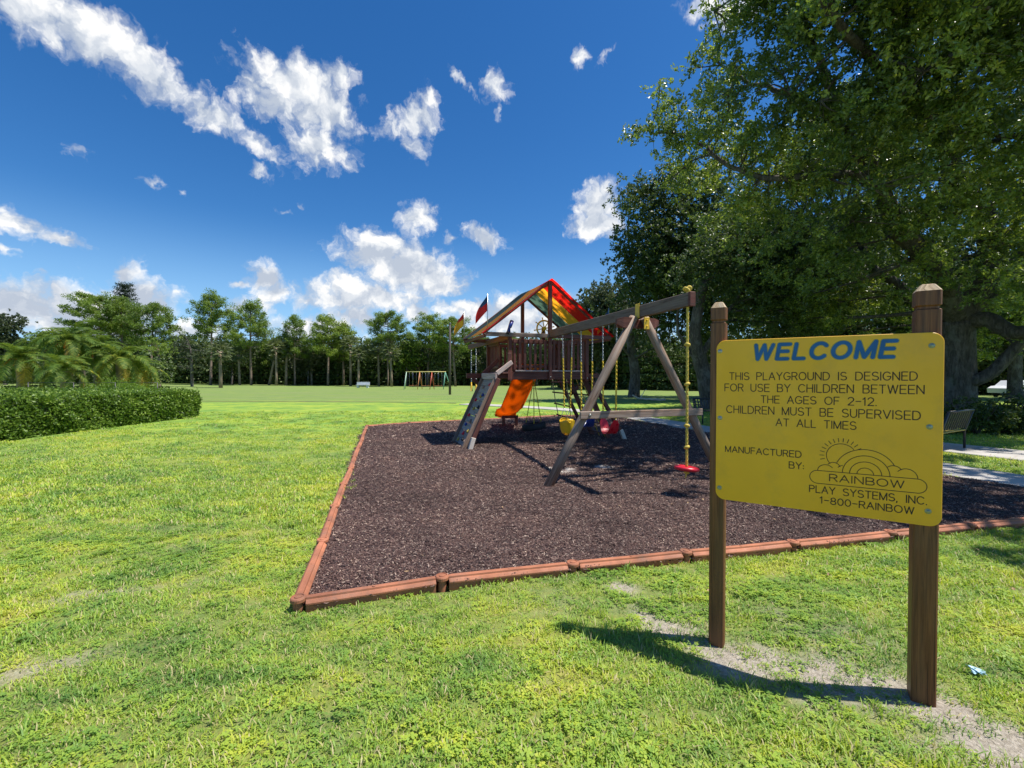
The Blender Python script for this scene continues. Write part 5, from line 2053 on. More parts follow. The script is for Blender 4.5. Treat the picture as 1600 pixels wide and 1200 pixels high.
# ---- fan palms
def fan_palm(seed, H, nl=30, R=1.35):
    rng = np.random.default_rng(seed)
    random.seed(seed)
    root = empty('fan_palm', (0, 0, 0))
    mb = MB()
    ln = random.uniform(-.3, .3)
    mb.tube([(0, 0, -.1), (ln * .2, 0, H * .3), (ln * .7, 0, H * .7), (ln, 0, H)], [.24, .19, .17, .20], 9)
    for k in range(8):   # old boots
        a = k * 2.4
        mb.tube([(ln + math.cos(a) * .15, math.sin(a) * .15, H - .5 + k * .05), (ln + math.cos(a) * .38, math.sin(a) * .38, H - .1 + k * .04)], [.05, .03], 4)
    mb.build('trunk', M['palmbark'], root)
    cs, ds, nsv, Ls, rn = [], [], [], [], []
    for i in range(nl):
        a = i * 2.399
        el = math.radians(78 - 125 * (i / nl))
        pd = Vector((math.cos(a) * math.cos(el), math.sin(a) * math.cos(el), math.sin(el)))
        c0 = Vector((ln, 0, H)) + pd * R * .62
        side = pd.cross(Vector((0, 0, 1))).normalized()
        q0 = random.random()
        for k in range(-8, 9):
            t = k / 8 * 1.45
            d = (pd * math.cos(t) + side * math.sin(t)).normalized()
            L = R * .62 * (1 - .25 * abs(t) / 1.45)
            dr = Vector((0, 0, -.28 - .2 * abs(t)))
            e = (d + dr * .5).normalized()
            cs.append(c0 + e * L * .5)
            ds.append(e)
            Ls.append(L)
            rn.append(q0 * .5 + random.random() * .5)
    cs = np.array([tuple(x) for x in cs])
    ds = np.array([tuple(x) for x in ds])
    n = len(cs)
    nrm = np.cross(ds, rand_units(n, rng))
    nrm /= np.linalg.norm(nrm, axis=1, keepdims=True)
    Ls = np.array(Ls)[:, None]
    V = np.empty((n, 4, 3))
    V[:, 0] = cs - ds * Ls * .5
    V[:, 1] = cs + nrm * .055
    V[:, 2] = cs + ds * Ls * .5 - np.array([0, 0, .12])
    V[:, 3] = cs - nrm * .055
    link('crown', mesh_np('fan_crown', V.reshape(-1, 3), np.arange(n * 4).reshape(n, 4), M['sabal'], rnd=rn), root)
    return root


FP = [fan_palm(5, 4.6), fan_palm(6, 5.6, 34, 1.5), fan_palm(8, 6.8, 34, 1.6)]
FH = [5.9, 7.2, 8.4]
GF = 'fan palms along the far tree line'
for v, px, yb, yt, dist, lb_ in [(0, 345, 609, 533, 62, 'small fan palm with pale trunk standing forward on the lawn'), (1, 300, 604, 536, 80, 'fan palm behind the dark bushy tree at the left'),
                                 (1, 375, 604, 540, 78, 'fan palm crown between the two round pines'), (2, 432, 603, 528, 78, 'slightly leaning fan palm right of the two round pines'), (1, 447, 604, 532, 80, 'fan palm crowded against the leaning one'),
                                 (2, 548, 604, 524, 80, 'tall fan palm right of the middle pine'), (1, 560, 604, 538, 78, 'lower fan palm right of the middle pine'), (2, 592, 604, 532, 82, 'fan palm left of the pine over the pale block'),
                                 (1, 612, 604, 535, 78, 'fan palm in front of the pine over the pale block'), (2, 487, 604, 540, 84, 'fan palm left of the middle pine'), (1, 655, 604, 545, 86, 'fan palm behind the far swing set'),
                                 (2, 780, 604, 545, 84, 'fan palm seen behind the left corner of the fort')]:
    place_tree(FP[v], FH[v], px, yb, yt, dist, lb_, group=GF)

# leaning bare trunk palm
r = fan_palm(12, 5.5, 26, 1.2)
used.add(r)
r.rotation_euler = (0, rad(12), 0)
p = at(420, 603, 79)
r.location = (p.x, p.y, 0)
tag(r, 'thin palm with clearly tilted pale trunk near two round pines', 'tree', GF)


# tufted young tree with ochre trunk (left)
def bushy(name, px, yb, dist, lobes_, label, trunk_r, mat, L=.2, W=.09, per=1.0, tpc=7, lpt=12, cr=.45, bark='bark', seed=1, twig=True):
    rng = np.random.default_rng(seed)
    random.seed(seed)
    b_ = at(px, yb, dist)
    root = empty(name, (b_.x, b_.y, 0))
    tag(root, label, 'tree')
    lobes2 = [lob(*q) for q in lobes_]
    cl = lobes_to_clumps(lobes2, per, rng, .5)
    leafy('crown', cl, tpc, lpt, cr, .15, L, W, M[mat], root, rng)
    mb = MB()
    nodes = []
    top = Vector(lobes2[0][:3])
    limb(mb, [(b_.x, b_.y, -.1), Vector((b_.x, b_.y, -.1)).lerp(top, .5) + Vector((.1, 0, 0)), top], trunk_r, trunk_r * .55, nodes, 8)
    if twig:
        branches_to(mb, nodes, cl[rng.permutation(len(cl))[:30]], .02, trunk_r * .5, .12, 5)
    mb.build('trunk', M[bark], root)
    for o in root.children:
        o.location = -root.location
    return root


bushy('young_tree', 248, 604, 40, [(247, 545, 40, .7), (238, 547, 40, .55), (256, 547, 40, .55), (246, 536, 40, .5)], 'small tufted tree with ochre trunk at the end of the palm clump', .15, 'pine', .22, .05, 3, bark='palmbark', seed=31)
bushy('ornamental_tree', 300, 603, 66, [(298, 545, 66, 1.7), (280, 550, 66, 1.4), (315, 555, 66, 1.3), (290, 570, 66, 1.3), (308, 575, 66, 1.0), (270, 540, 66, 1.1), (285, 530, 66, 1.2)], 'low spreading dark tree with knotty trunk left of the small fan palm', .22, 'greyleaf', .26, .11, .6, seed=32)
bushy('shade_tree', 8, 600, 70, [(8, 520, 70, 2.2), (20, 505, 70, 1.8), (-15, 510, 70, 3.0), (5, 545, 70, 2.4), (25, 535, 70, 1.6), (-30, 540, 70, 3.4)], 'grey green tree at the far left edge', .3, 'greyleaf', .26, .12, .8, lpt=20, seed=33)
bushy('shade_tree', 75, 603, 98, [(72, 530, 98, 2.6), (60, 545, 98, 2.6), (90, 540, 98, 2.6), (105, 550, 98, 2.4), (45, 552, 98, 2.4)], 'rounded dark tree low behind the palm clump', .3, 'thicket', .4, .2, .35, seed=34)
bushy('shade_tree', 125, 603, 95, [(125, 535, 95, 2.4), (140, 548, 95, 2.2), (150, 560, 95, 2.2), (112, 555, 95, 2.2)], 'dark tree showing between the palms and the leftmost pine', .3, 'thicket', .4, .2, .35, seed=35)


for i, (px, d_, y0, w_, lb_, m_) in enumerate([
        (362, 82, 556, 2.3, 'rounded leafy tree low between the first two round-headed pines', 'thicket'), (481, 84, 552, 2.6, 'bushy broad tree beneath the sparse thin pine', 'greyleaf'),
        (527, 86, 548, 2.2, 'dark leafy tree tucked behind the middle pine', 'thicket'), (635, 84, 552, 2.5, 'leafy tree above the left end of the far swing set', 'pine'),
        (692, 84, 548, 2.6, 'leafy tree just left of the bare wooden pole', 'thicket'), (768, 86, 556, 2.4, 'grey green tree beside the roof eave of the fort', 'greyleaf'), (838, 84, 552, 2.4, 'leafy tree behind the fort railing', 'thicket')]):
    bushy('broadleaf_tree', px, 603, d_, [(px, y0, d_, w_), (px - 14, y0 + 12, d_, w_ * .8), (px + 13, y0 + 10, d_, w_ * .85), (px + 4, y0 - 12, d_, w_ * .7), (px - 4, y0 + 22, d_, w_ * .8)],
          lb_, .2, m_, .36, .17, .4, tpc=8, lpt=12, cr=.6, seed=400 + i)
for i, (x, y, r_, lb_) in enumerate([(13.7, 13.2, .75, 'dark leafy shrub right of the bench with yellowish slats'), (15.1, 13.4, .85, 'dark shrub at the right edge, left of the last one'), (16.9, 13.8, .9, 'last dark shrub at the right edge beyond the path')]):
    rngb = np.random.default_rng(500 + i)
    sb = empty('shrub', (x, y, 0))
    tag(sb, lb_, 'shrub')
    cl_ = lobes_to_clumps([(0, 0, .55, r_), (-.4, .2, .5, r_ * .7), (.4, -.1, .6, r_ * .7)], 14, rngb, .5)
    cl_[:, 2] = np.clip(cl_[:, 2], .12, 1.3)
    leafy('foliage', cl_, 7, 12, .14, .08, .10, .05, M['oakdark'], sb, rngb)
    part('stem', 'bark', lambda m: [m.tube([(0, 0, -.05), (math.cos(a) * .2, math.sin(a) * .2, .4), (math.cos(a) * .45, math.sin(a) * .45, .9)], [.03, .02, .01], 5) for a in (0, 1.3, 2.6, 3.9, 5.2)], sb)


# ---- the dense edge of the wood: too thick to count
def thicket(name, pts, hmin, hmax, depth, n, L, label, seed, mat='thicket'):
    rng = np.random.default_rng(seed)
    P = np.array(pts, float)
    seg = np.linalg.norm(P[1:] - P[:-1], axis=1)
    cum = np.concatenate([[0], np.cumsum(seg)])
    s = rng.random(n) * cum[-1]
    k = np.clip(np.searchsorted(cum, s) - 1, 0, len(seg) - 1)
    f = (s - cum[k]) / seg[k]
    base = P[k] + (P[k + 1] - P[k]) * f[:, None]
    d = (P[k + 1] - P[k]) / seg[k][:, None]
    nn = np.stack([-d[:, 1], d[:, 0]], 1)
    w = rng.random(n)
    h = hmin + (hmax - hmin) * np.clip(fbm(s * .22, w * 2, seed, 4) * 1.5 - .25, 0, 1)
    z = h * (rng.random(n) ** .72)
    bulge = (fbm(s * .35, z * .5, seed + 5, 3) - .5) * 3.0
    pos = base + nn * (w * depth + bulge)[:, None]
    c = np.stack([pos[:, 0], pos[:, 1], z], 1)
    # clump: pull the leaves towards nearby blob centres
    g = 1.1
    cell = np.floor(c / g)
    hsh = (np.sin(cell @ np.array([12.9, 78.2, 37.7])) * 43758.5) % 1.0
    off = np.stack([(hsh * 7.1) % 1, (hsh * 13.7) % 1, (hsh * 29.3) % 1], 1) - .5
    ctr = (cell + .5 + off * .5) * g
    c = ctr + (c - ctr) * .8
    V, Q = leaf_quads(c, L * (.7 + .6 * rng.random(n)), L * .5, rng, .5, .15)
    V[:, 2] = np.maximum(V[:, 2], .0)
    o = link(name, mesh_np(name, V, Q, M[mat], rnd=hsh * .5 + .5 * rng.random(n)))
    tag(o, label, 'undergrowth', kind='stuff')
    return o


thicket('undergrowth', [(-120, 74), (-95, 82), (-60, 84), (-20, 86), (10, 88), (24, 80)], 6.5, 11.0, 6.0, 100000, .55, 'dense dark undergrowth along the far edge of the field', 41)
thicket('undergrowth', [(-42, 36), (-34, 34), (-26.5, 32.5)], 2.2, 4.0, 2.2, 26000, .22, 'tangled low greenery filling the space under the feathery palms', 43)
thicket('undergrowth', [(5, 66), (16, 58), (30, 50), (44, 42), (60, 30), (66, 18)], 4.5, 9.5, 5.0, 95000, .42, 'dark bushes behind the oaks on the right', 42)


# dark opaque sheet behind the leaves, the wood's shade put into its colour
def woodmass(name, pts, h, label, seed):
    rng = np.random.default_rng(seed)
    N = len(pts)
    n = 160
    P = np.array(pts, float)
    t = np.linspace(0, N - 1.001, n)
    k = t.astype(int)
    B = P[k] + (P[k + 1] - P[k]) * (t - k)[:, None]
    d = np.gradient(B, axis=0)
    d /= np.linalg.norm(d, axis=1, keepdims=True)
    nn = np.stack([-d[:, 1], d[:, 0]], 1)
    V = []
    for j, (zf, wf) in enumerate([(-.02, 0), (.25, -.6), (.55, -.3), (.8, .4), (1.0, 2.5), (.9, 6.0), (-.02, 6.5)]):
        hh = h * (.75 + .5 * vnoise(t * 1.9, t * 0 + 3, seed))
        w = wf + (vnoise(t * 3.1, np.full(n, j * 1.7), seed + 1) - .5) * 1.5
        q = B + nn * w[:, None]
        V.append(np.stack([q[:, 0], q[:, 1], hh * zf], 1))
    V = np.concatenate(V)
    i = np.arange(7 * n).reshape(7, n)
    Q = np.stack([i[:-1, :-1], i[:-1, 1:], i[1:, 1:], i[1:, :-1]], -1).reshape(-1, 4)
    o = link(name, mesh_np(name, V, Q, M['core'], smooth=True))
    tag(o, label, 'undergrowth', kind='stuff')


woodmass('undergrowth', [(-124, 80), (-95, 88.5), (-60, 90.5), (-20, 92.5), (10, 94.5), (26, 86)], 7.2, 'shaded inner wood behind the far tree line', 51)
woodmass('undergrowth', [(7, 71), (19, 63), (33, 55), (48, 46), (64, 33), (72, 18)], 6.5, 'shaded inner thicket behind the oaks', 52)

# ---- clipped hedge at the left
rng = np.random.default_rng(61)
hd = empty('clipped_hedge', (-13.45, 14, 0))
tag(hd, 'long boxy clipped green hedge at the left of the lawn', 'hedge')
X1, X0, Y0, Y1, HZ = -13.45, -25.5, 6.0, 19.2, 1.12


def hedge_pts(n, face):
    a, b = rng.random(n), rng.random(n)
    j = rng.normal(size=n) * .05
    if face == 'side':
        y = Y0 + (Y1 - Y0) * a
        z = HZ * b
        x = X1 + (fbm(y * 1.5, z * 1.5, 7, 4) - .5) * .40 - .10 * (z / HZ) ** 3 + j
    elif face == 'end':
        x = X0 + (X1 - X0) * a
        z = HZ * b
        y = Y1 + (fbm(x * 1.5, z * 1.5, 8, 4) - .5) * .35 + j
    else:
        x = X0 + (X1 - X0) * a
        y = Y0 + (Y1 - Y0) * b
        z = HZ + (fbm(x * 1.3, y * 1.3, 9, 4) - .5) * .26 + j + (rng.random(n) < .05) * rng.random(n) * .12
    return np.stack([x, y, z], 1)


c = np.concatenate([hedge_pts(52000, 'side'), hedge_pts(9000, 'end'), hedge_pts(70000, 'top')])
keep = (fbm(c[:, 0] * 3 + c[:, 2] * 2, c[:, 1] * 3 + c[:, 2] * 3, 15, 3) > .42) | (rng.random(len(c)) < .30)
c = c[keep]
n = len(c)
V, Q = leaf_quads(c, .085 * (.7 + .6 * rng.random(n)), .05, rng, .4, .0)
link('foliage', mesh_np('hedge_foliage', V, Q, M['hedge'], rnd=rng.random(n)), hd, loc=(13.45, -14, 0))
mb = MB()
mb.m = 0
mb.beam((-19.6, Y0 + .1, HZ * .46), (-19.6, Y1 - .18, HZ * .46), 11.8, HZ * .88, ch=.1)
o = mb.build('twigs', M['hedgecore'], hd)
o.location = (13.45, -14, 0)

# bright low juniper behind the hedge
rng = np.random.default_rng(63)
jl = [lob(x, y, 25, r) for x, y, r in ((150, 612, .55), (165, 606, .55), (182, 604, .6), (200, 606, .55), (217, 609, .5), (232, 612, .45), (135, 614, .5))]
cl = lobes_to_clumps(jl, 26, rng, .5)
jr = empty('juniper_bush', jl[3][:2] + (0,))
tag(jr, 'bright feathery green bush rising just above the hedge', 'bush')
n = len(cl) * 40
c = np.repeat(cl, 40, 0) + rng.normal(size=(n, 3)) * .16
V, Q = leaf_quads(c, .16, .035, rng, .3, -.4)
link('foliage', mesh_np('juniper_foliage', V, Q, M['juniper'], rnd=rng.random(n)), jr, loc=(-jl[3][0], -jl[3][1], 0))

# thin rail fence behind the hedge
rf = empty('rail_fence', (-25, 23.5, 0))
tag(rf, 'thin dark rail on short posts behind the hedge', 'fence')
y_ = 22.5
pr = [at(px, 598, y_) for px in (44, 115, 180, 246)]
for p in pr:
    part('post', 'black_metal', lambda m: m.tube([(p.x, p.y, 0), (p.x, p.y, p.z + .02)], .022, 8), rf)
for a_, b_ in zip(pr, pr[1:]):
    part('rail', 'black_metal', lambda m: m.tube([a_, b_], .011, 6), rf)
for o in rf.children:
    o.location = -rf.location


# ---- date palm clump
def frond_mesh(seed, L, mat, arch=1.0):
    rng = np.random.default_rng(seed)
    N = 34
    pts = []
    for k in range(N + 1):
        t = k / N
        x = L * (t - .18 * t ** 3 * arch)
        z = L * (.50 * t - .72 * arch * t * t)
        pts.append((x, 0, z))
    P = np.array(pts)
    T = np.gradient(P, axis=0)
    T /= np.linalg.norm(T, axis=1, keepdims=True)
    V, F, R_ = [], [], []
    for k in range(4, N + 1):
        t = k / N
        ll = L * .23 * math.sin(PI * min(1, t * .86 + .12)) ** .6
        for s in (-1, 1):
            d = np.array([.55 * T[k][0], s * .8, .22 + .55 * T[k][2] - .25 * t]) + rng.normal(size=3) * .08
            d /= np.linalg.norm(d)
            a = P[k]
            w = T[k] * .024
            m_ = a + d * ll * .55
            e = a + d * ll + np.array([0, 0, -ll * .30])
            b = len(V)
            V += [a - w, a + w, m_ + w, m_ - w, e + w * .1, e - w * .1]
            F += [[b, b + 1, b + 2, b + 3], [b + 3, b + 2, b + 4, b + 5]]
            R_ += [rng.random()] * 2
    # rachis
    for k in range(N):
        b = len(V)
        w = np.array([0, .02 * (1 - k / N) + .004, 0])
        V += [P[k] - w, P[k] + w, P[k + 1] + w, P[k + 1] - w]
        F += [[b, b + 1, b + 2, b + 3]]
        R_ += [.8]
    return mesh_np('frond', np.array(V), np.array(F), M[mat], rnd=np.array(R_))


FM = [frond_mesh(70 + k, L, 'date', ar) for k, (L, ar) in enumerate([(1.95, 1.2), (2.1, 1.0), (1.8, 1.4)])]
FO = frond_mesh(75, 2.1, 'dateold', 1.5)
GD = 'feathery date palms in the clump behind the hedge'
DP = [(30, 27, 2.7, 'leftmost feathery palm with brown hanging fronds'), (72, 29, 3.7, 'feathery palm second in the clump from the photo edge'), (108, 26, 3.7, 'tallest feathery palm in the middle of the clump'), (98, 24, 2.0, 'low yellowing feathery palm beneath the tallest one'),
      (150, 28, 3.3, 'feathery palm right of the tallest with drooping fronds'), (186, 27, 2.7, 'feathery palm beside the bright bush'), (212, 29, 2.1, 'small feathery palm at the right end of the clump'), (128, 31, 3.9, 'feathery palm at the back of the clump')]
for i, (px, dist, h, lb_) in enumerate(DP):
    random.seed(200 + i)
    p = at(px, 600, dist)
    r = empty('date_palm', (p.x, p.y, 0))
    tag(r, lb_, 'palm', GD)
    part('trunk', 'palmbark', lambda m: m.tube([(0, 0, -.1), (.05, 0, h * .5), (0, 0, h)], [.20, .15, .19], 9), r)
    nf = 28
    for k in range(nf):
        a = k * 2.399 + random.uniform(-.2, .2)
        pitch = rad(-60 + 98 * (k / nf) + random.uniform(-8, 8))
        old = k > nf - 5
        o = link('frond', FO if (old and random.random() < .7) else random.choice(FM), r, (0, 0, h), (0, pitch, a))
        s = random.uniform(.85, 1.1) * (1.0 if h > 2 else .85)
        o.scale = (s, s, s)
    part('fruit_stalk', 'orange', lambda m: [m.tube([(0, 0, h), (math.cos(q) * .35, math.sin(q) * .35, h + .1), (math.cos(q) * .62, math.sin(q) * .62, h - .35)], [.02, .015, .05], 5) for q in (4.2, 5.2)], r) if i in (2, 4, 0) else None

# ------------------------------------------------------------------ far objects
# swing set across the field
p0, p1 = at(629, 604, 62), at(702, 604, 62)
fs = empty('far_swing_set', ((p0.x + p1.x) / 2, 62, 0))
fs.name = 'metal_swing_set'
tag(fs, 'small metal swing set with coloured pipe legs across the field', 'swing set')
FY, FT = 62.0, 2.42
cols = [plain('pale_green_pipe', (.45, .60, .48), .4, .1), plain('orange_pipe', (.62, .25, .10), .4, .1), plain('red_pipe', (.55, .12, .07), .4, .1), plain('green_pipe', (.18, .42, .30), .4, .1)]
M['pipe_yellow'] = plain('pale_yellow_pipe', (.66, .55, .20), .4, .1)
xs_ = [p0.x + .55, p0.x + (p1.x - p0.x) * .37, p0.x + (p1.x - p0.x) * .63, p1.x - .55]


def fpart(name, mat, f):
    mb = MB()
    f(mb)
    o = mb.build(name, mat, fs)
    o.location = (-fs.location.x, -FY, 0)
    return o


fpart('top_bar', M['pipe_yellow'], lambda m: m.tube([(xs_[0] - .1, FY, FT), (xs_[3] + .1, FY, FT)], .055, 8))
for k, x in enumerate(xs_):
    for s in (-1, 1):
        dx = (-.55 if k == 0 else .55 if k == 3 else 0) if s > 0 else 0
        fpart('leg', cols[k if k < 3 else 3], lambda m: m.tube([(x, FY, FT), (x + dx + s * .12, FY + s * 1.0, 0)], .05, 7))
for k in range(3):
    xa, xb = xs_[k], xs_[k + 1]
    for j in (.33, .62):
        c = xa + (xb - xa) * j
        for s in (-.22, .22):
            fpart('chain', M['steel'], lambda m: m.tube([(c + s, FY, FT), (c + s, FY, .5)], .009, 5))
        fpart('seat', cols[1], lambda m: m.box((c, FY, .48), (.5, .18, .05)))

# pale block bench
p = at(567, 603, 70)
bb = empty('concrete_bench', (p.x, 70, 0))
tag(bb, 'long pale block bench at the edge of the far wood', 'bench')
part('seat', 'block', lambda m: m.box((0, 0, .45), (2.0, .5, .12)), bb)
for s in (-.75, .75):
    part('leg', 'block', lambda m: m.box((s, 0, .2), (.3, .42, .4)), bb)
part('backrest', 'block', lambda m: m.box((0, .22, .72), (2.0, .10, .38)), bb)

# utility pole
p = at(703, 617, 43)
up = empty('utility_pole', (p.x, 43, 0))
tag(up, 'bare dark wooden pole standing alone in the field', 'pole')
ht = at(703, 505, 43).z
part('pole_shaft', 'utility', lambda m: m.tube([(0, 0, -.3), (0, 0, ht * .5), (.02, 0, ht)], [.12, .11, .09], 12), up)
part('pole_cap', 'steel', lambda m: m.disc((.02, 0, ht - .02), .13, .04, 12), up)


# park benches
def bench(loc, rz, label, w, slatm, backh=.85):
    r = empty('park_bench', loc, rz)
    tag(r, label, 'bench')
    for s in (-w / 2, w / 2):
        part('leg', 'black_metal', lambda m: (m.tube([(s, -.28, 0), (s, -.28, .42)], .025, 8), m.tube([(s, .22, 0), (s, .22, .42), (s, .36, backh)], .025, 8), m.tube([(s, -.28, .42), (s, .22, .42)], .025, 8)), r)
        part('armrest', 'black_metal', lambda m: m.tube(curve_pts([(s, .30, .66), (s, -.05, .68), (s, -.30, .62), (s, -.28, .42)], 4), .02, 8), r)
    for k in range(5):
        y = -.26 + k * .115
        part('slat', slatm, lambda m: m.beam((-w / 2, y, .445), (w / 2, y, .445), .085, .025), r)
    for k in range(11):
        slatm = 'black_metal'
        x = -w / 2 + .06 + k * (w - .12) / 10
        part('back_slat', slatm, lambda m: m.beam((x, .24, .50), (x, .35, backh - .03), .055, .018, (0, 1, 0)), r)
    part('back_rail', 'black_metal', lambda m: m.tube([(-w / 2, .36, backh), (w / 2, .36, backh)], .028, 8), r)
    return r


bench((7.35, 16.2, 0.04), rad(8), 'black metal bench seen left of the sign behind the swing frame', 1.3, 'black_metal', .86)
bench((9.85, 10.3, 0.02), rad(-150), 'black bench with yellowish slats just right of the sign post', 1.5, 'bench_yellow', .92)

# fallen branch on the grass
br = at(1010, 622, 32)
mb = MB()
limb(mb, [br + Vector((-1.0, 0, .35)), br + Vector((-.5, .1, .12)), br + Vector((.2, 0, .05)), br + Vector((1.3, -.2, .04))], .05, .09, n=7, wob=.03)
limb(mb, [br + Vector((-.4, .1, .1)), br + Vector((-.2, .2, .5)), br + Vector((.1, .3, .8))], .04, .015, n=6, wob=.03)
mb.v = [(x, y, z - br.z + .05) for x, y, z in mb.v]
tag(mb.build('fallen_branch', M['bare']), 'pale fallen branch lying on the shaded grass', 'branch')


# houses and a parked car glimpsed through the trees
def house(loc, rz, w, d, h, label, wins):
    r = empty('house', loc, rz)
    tag(r, label, 'house')
    wl = part('wall', 'housewall', lambda m: m.box((0, 0, h / 2), (w, d, h)), r)

    def rf_(m):
        o_ = .5
        A_ = [Vector((-w / 2 - o_, -d / 2 - o_, h)), Vector((w / 2 + o_, -d / 2 - o_, h)), Vector((w / 2 + o_, d / 2 + o_, h)), Vector((-w / 2 - o_, d / 2 + o_, h))]
        Bv = [p + Vector((0, 0, .16)) for p in A_]
        T_ = [Vector((-w / 4, -.1, h + 1.7)), Vector((w / 4, -.1, h + 1.7)), Vector((w / 4, .1, h + 1.7)), Vector((-w / 4, .1, h + 1.7))]
        m.loft([A_, Bv, T_], smooth=False)
    part('roof', 'roofing', rf_, r)
    for x in wins:
        f = part('window', 'block', lambda m: m.box((x, -d / 2 - .03, h * .55), (1.5, .08, 1.2)), r)
        part('pane', 'glass', lambda m: (m.box((x - .36, -d / 2 - .08, h * .55), (.62, .03, 1.0)), m.box((x + .36, -d / 2 - .08, h * .55), (.62, .03, 1.0))), f)
    part('door', 'redwood', lambda m: m.box((wins[0] + 2.2, -d / 2 - .04, 1.05), (.95, .08, 2.1)), r)
    return r


def hz(px, y):
    q = at(px, 600, y)
    return (q.x, q.y, 0)


house(hz(362, 106), 0, 16, 8, 3.0, 'low pale house hidden behind the trees beyond the two round pines', (-5, 3.5))
house(hz(1068, 74), rad(-20), 12, 7, 2.9, 'pale house glimpsed between the oak trunks left of the sign', (-3.5, 3))
house(hz(1600, 50), rad(-45), 12, 7, 2.9, 'pale house glimpsed past the big trunk at the right edge', (-3, 3))

# parked car beyond the big trunk
car = empty('parked_car', hz(1595, 38), rad(10))
tag(car, 'white parked car glimpsed behind the big trunk at the right edge', 'car')


def car_body(m):
    prof = [(-2.2, .35), (-2.25, .75), (-1.9, .92), (-1.5, .95), (-1.0, 1.40), (.6, 1.42), (1.25, .98), (2.1, .85), (2.25, .6), (2.2, .35)]
    rings = []
    for y, k in ((-.88, .93), (-.84, 1), (.84, 1), (.88, .93)):
        rings.append([Vector((x * (.985 + .015 * k), y * (1 if z < 1.0 else .86), .35 + (z - .35) * k)) for x, z in prof])
    m.loft(rings, smooth=False)


part('body', 'carpaint', car_body, car)
part('side_window', 'glass', lambda m: (m.box((-.2, -.80, 1.16), (1.5, .06, .3)), m.box((-.2, .80, 1.16), (1.5, .06, .3))), car)
for x in (-1.4, 1.4):
    for y in (-.84, .84):
        wl = part('wheel', 'rubber', lambda m: m.disc((x, y - .1 * (1 if y > 0 else -1) * 0 - .1, .33), .33, .2, 18, (0, 1, 0)), car)
        part('rim', 'steel', lambda m: m.disc((x, y + (.11 if y > 0 else -.11), .33), .19, .012, 14, (0, 1 if y > 0 else -1, 0)), wl)
for y in (-.6, .6):
    part('headlight', 'block', lambda m: m.box((2.2, y, .68), (.08, .3, .14)), car)


# ------------------------------------------------------------------ grass and mulch: real blades and shreds, instanced on points
def scatter(name, pts, rot, scl, idx, sources, label, cat):
    me = bpy.data.meshes.new(name)
    me.vertices.add(len(pts))
    me.vertices.foreach_set('co', np.ascontiguousarray(pts, dtype=np.float32).ravel())
    for nm, typ, dat, key in (('rot', 'FLOAT_VECTOR', rot, 'vector'), ('scl', 'FLOAT', scl, 'value'), ('idx', 'INT', idx, 'value')):
        a = me.attributes.new(nm, typ, 'POINT')
        a.data.foreach_set(key, np.ascontiguousarray(dat, dtype=np.int32 if typ == 'INT' else np.float32).ravel())
    o = link(name, me)
    tag(o, label, cat, kind='stuff')
    ng = bpy.data.node_groups.new(name + '_scatter', 'GeometryNodeTree')
    ng.interface.new_socket('Geometry', in_out='INPUT', socket_type='NodeSocketGeometry')
    ng.interface.new_socket('Geometry', in_out='OUTPUT', socket_type='NodeSocketGeometry')
    gi = ng.nodes.new('NodeGroupInput')
    go = ng.nodes.new('NodeGroupOutput')
    jn = ng.nodes.new('GeometryNodeGeometryToInstance')
    for s in reversed(sources):
        oi = ng.nodes.new('GeometryNodeObjectInfo')
        oi.inputs['Object'].default_value = s
        g2 = ng.nodes.new('GeometryNodeGeometryToInstance')
        ng.links.new(oi.outputs['Geometry'], g2.inputs[0])
        if s is sources[-1]:
            jj = ng.nodes.new('GeometryNodeJoinGeometry')
        ng.links.new(g2.outputs[0], jj.inputs[0])
    ng.nodes.remove(jn)
    ip = ng.nodes.new('GeometryNodeInstanceOnPoints')
    ng.links.new(gi.outputs[0], ip.inputs['Points'])
    ng.links.new(jj.outputs[0], ip.inputs['Instance'])
    ip.inputs['Pick Instance'].default_value = True

    def attr(nm, dt):
        n = ng.nodes.new('GeometryNodeInputNamedAttribute')
        n.data_type = dt
        n.inputs['Name'].default_value = nm
        return n.outputs[0]
    ng.links.new(attr('idx', 'INT'), ip.inputs['Instance Index'])
    e = ng.nodes.new('FunctionNodeEulerToRotation')
    ng.links.new(attr('rot', 'FLOAT_VECTOR'), e.inputs[0])
    ng.links.new(e.outputs[0], ip.inputs['Rotation'])
    ng.links.new(attr('scl', 'FLOAT'), ip.inputs['Scale'])
    ng.links.new(ip.outputs[0], go.inputs[0])
    md = o.modifiers.new('scatter', 'NODES')
    md.node_group = ng
    return o


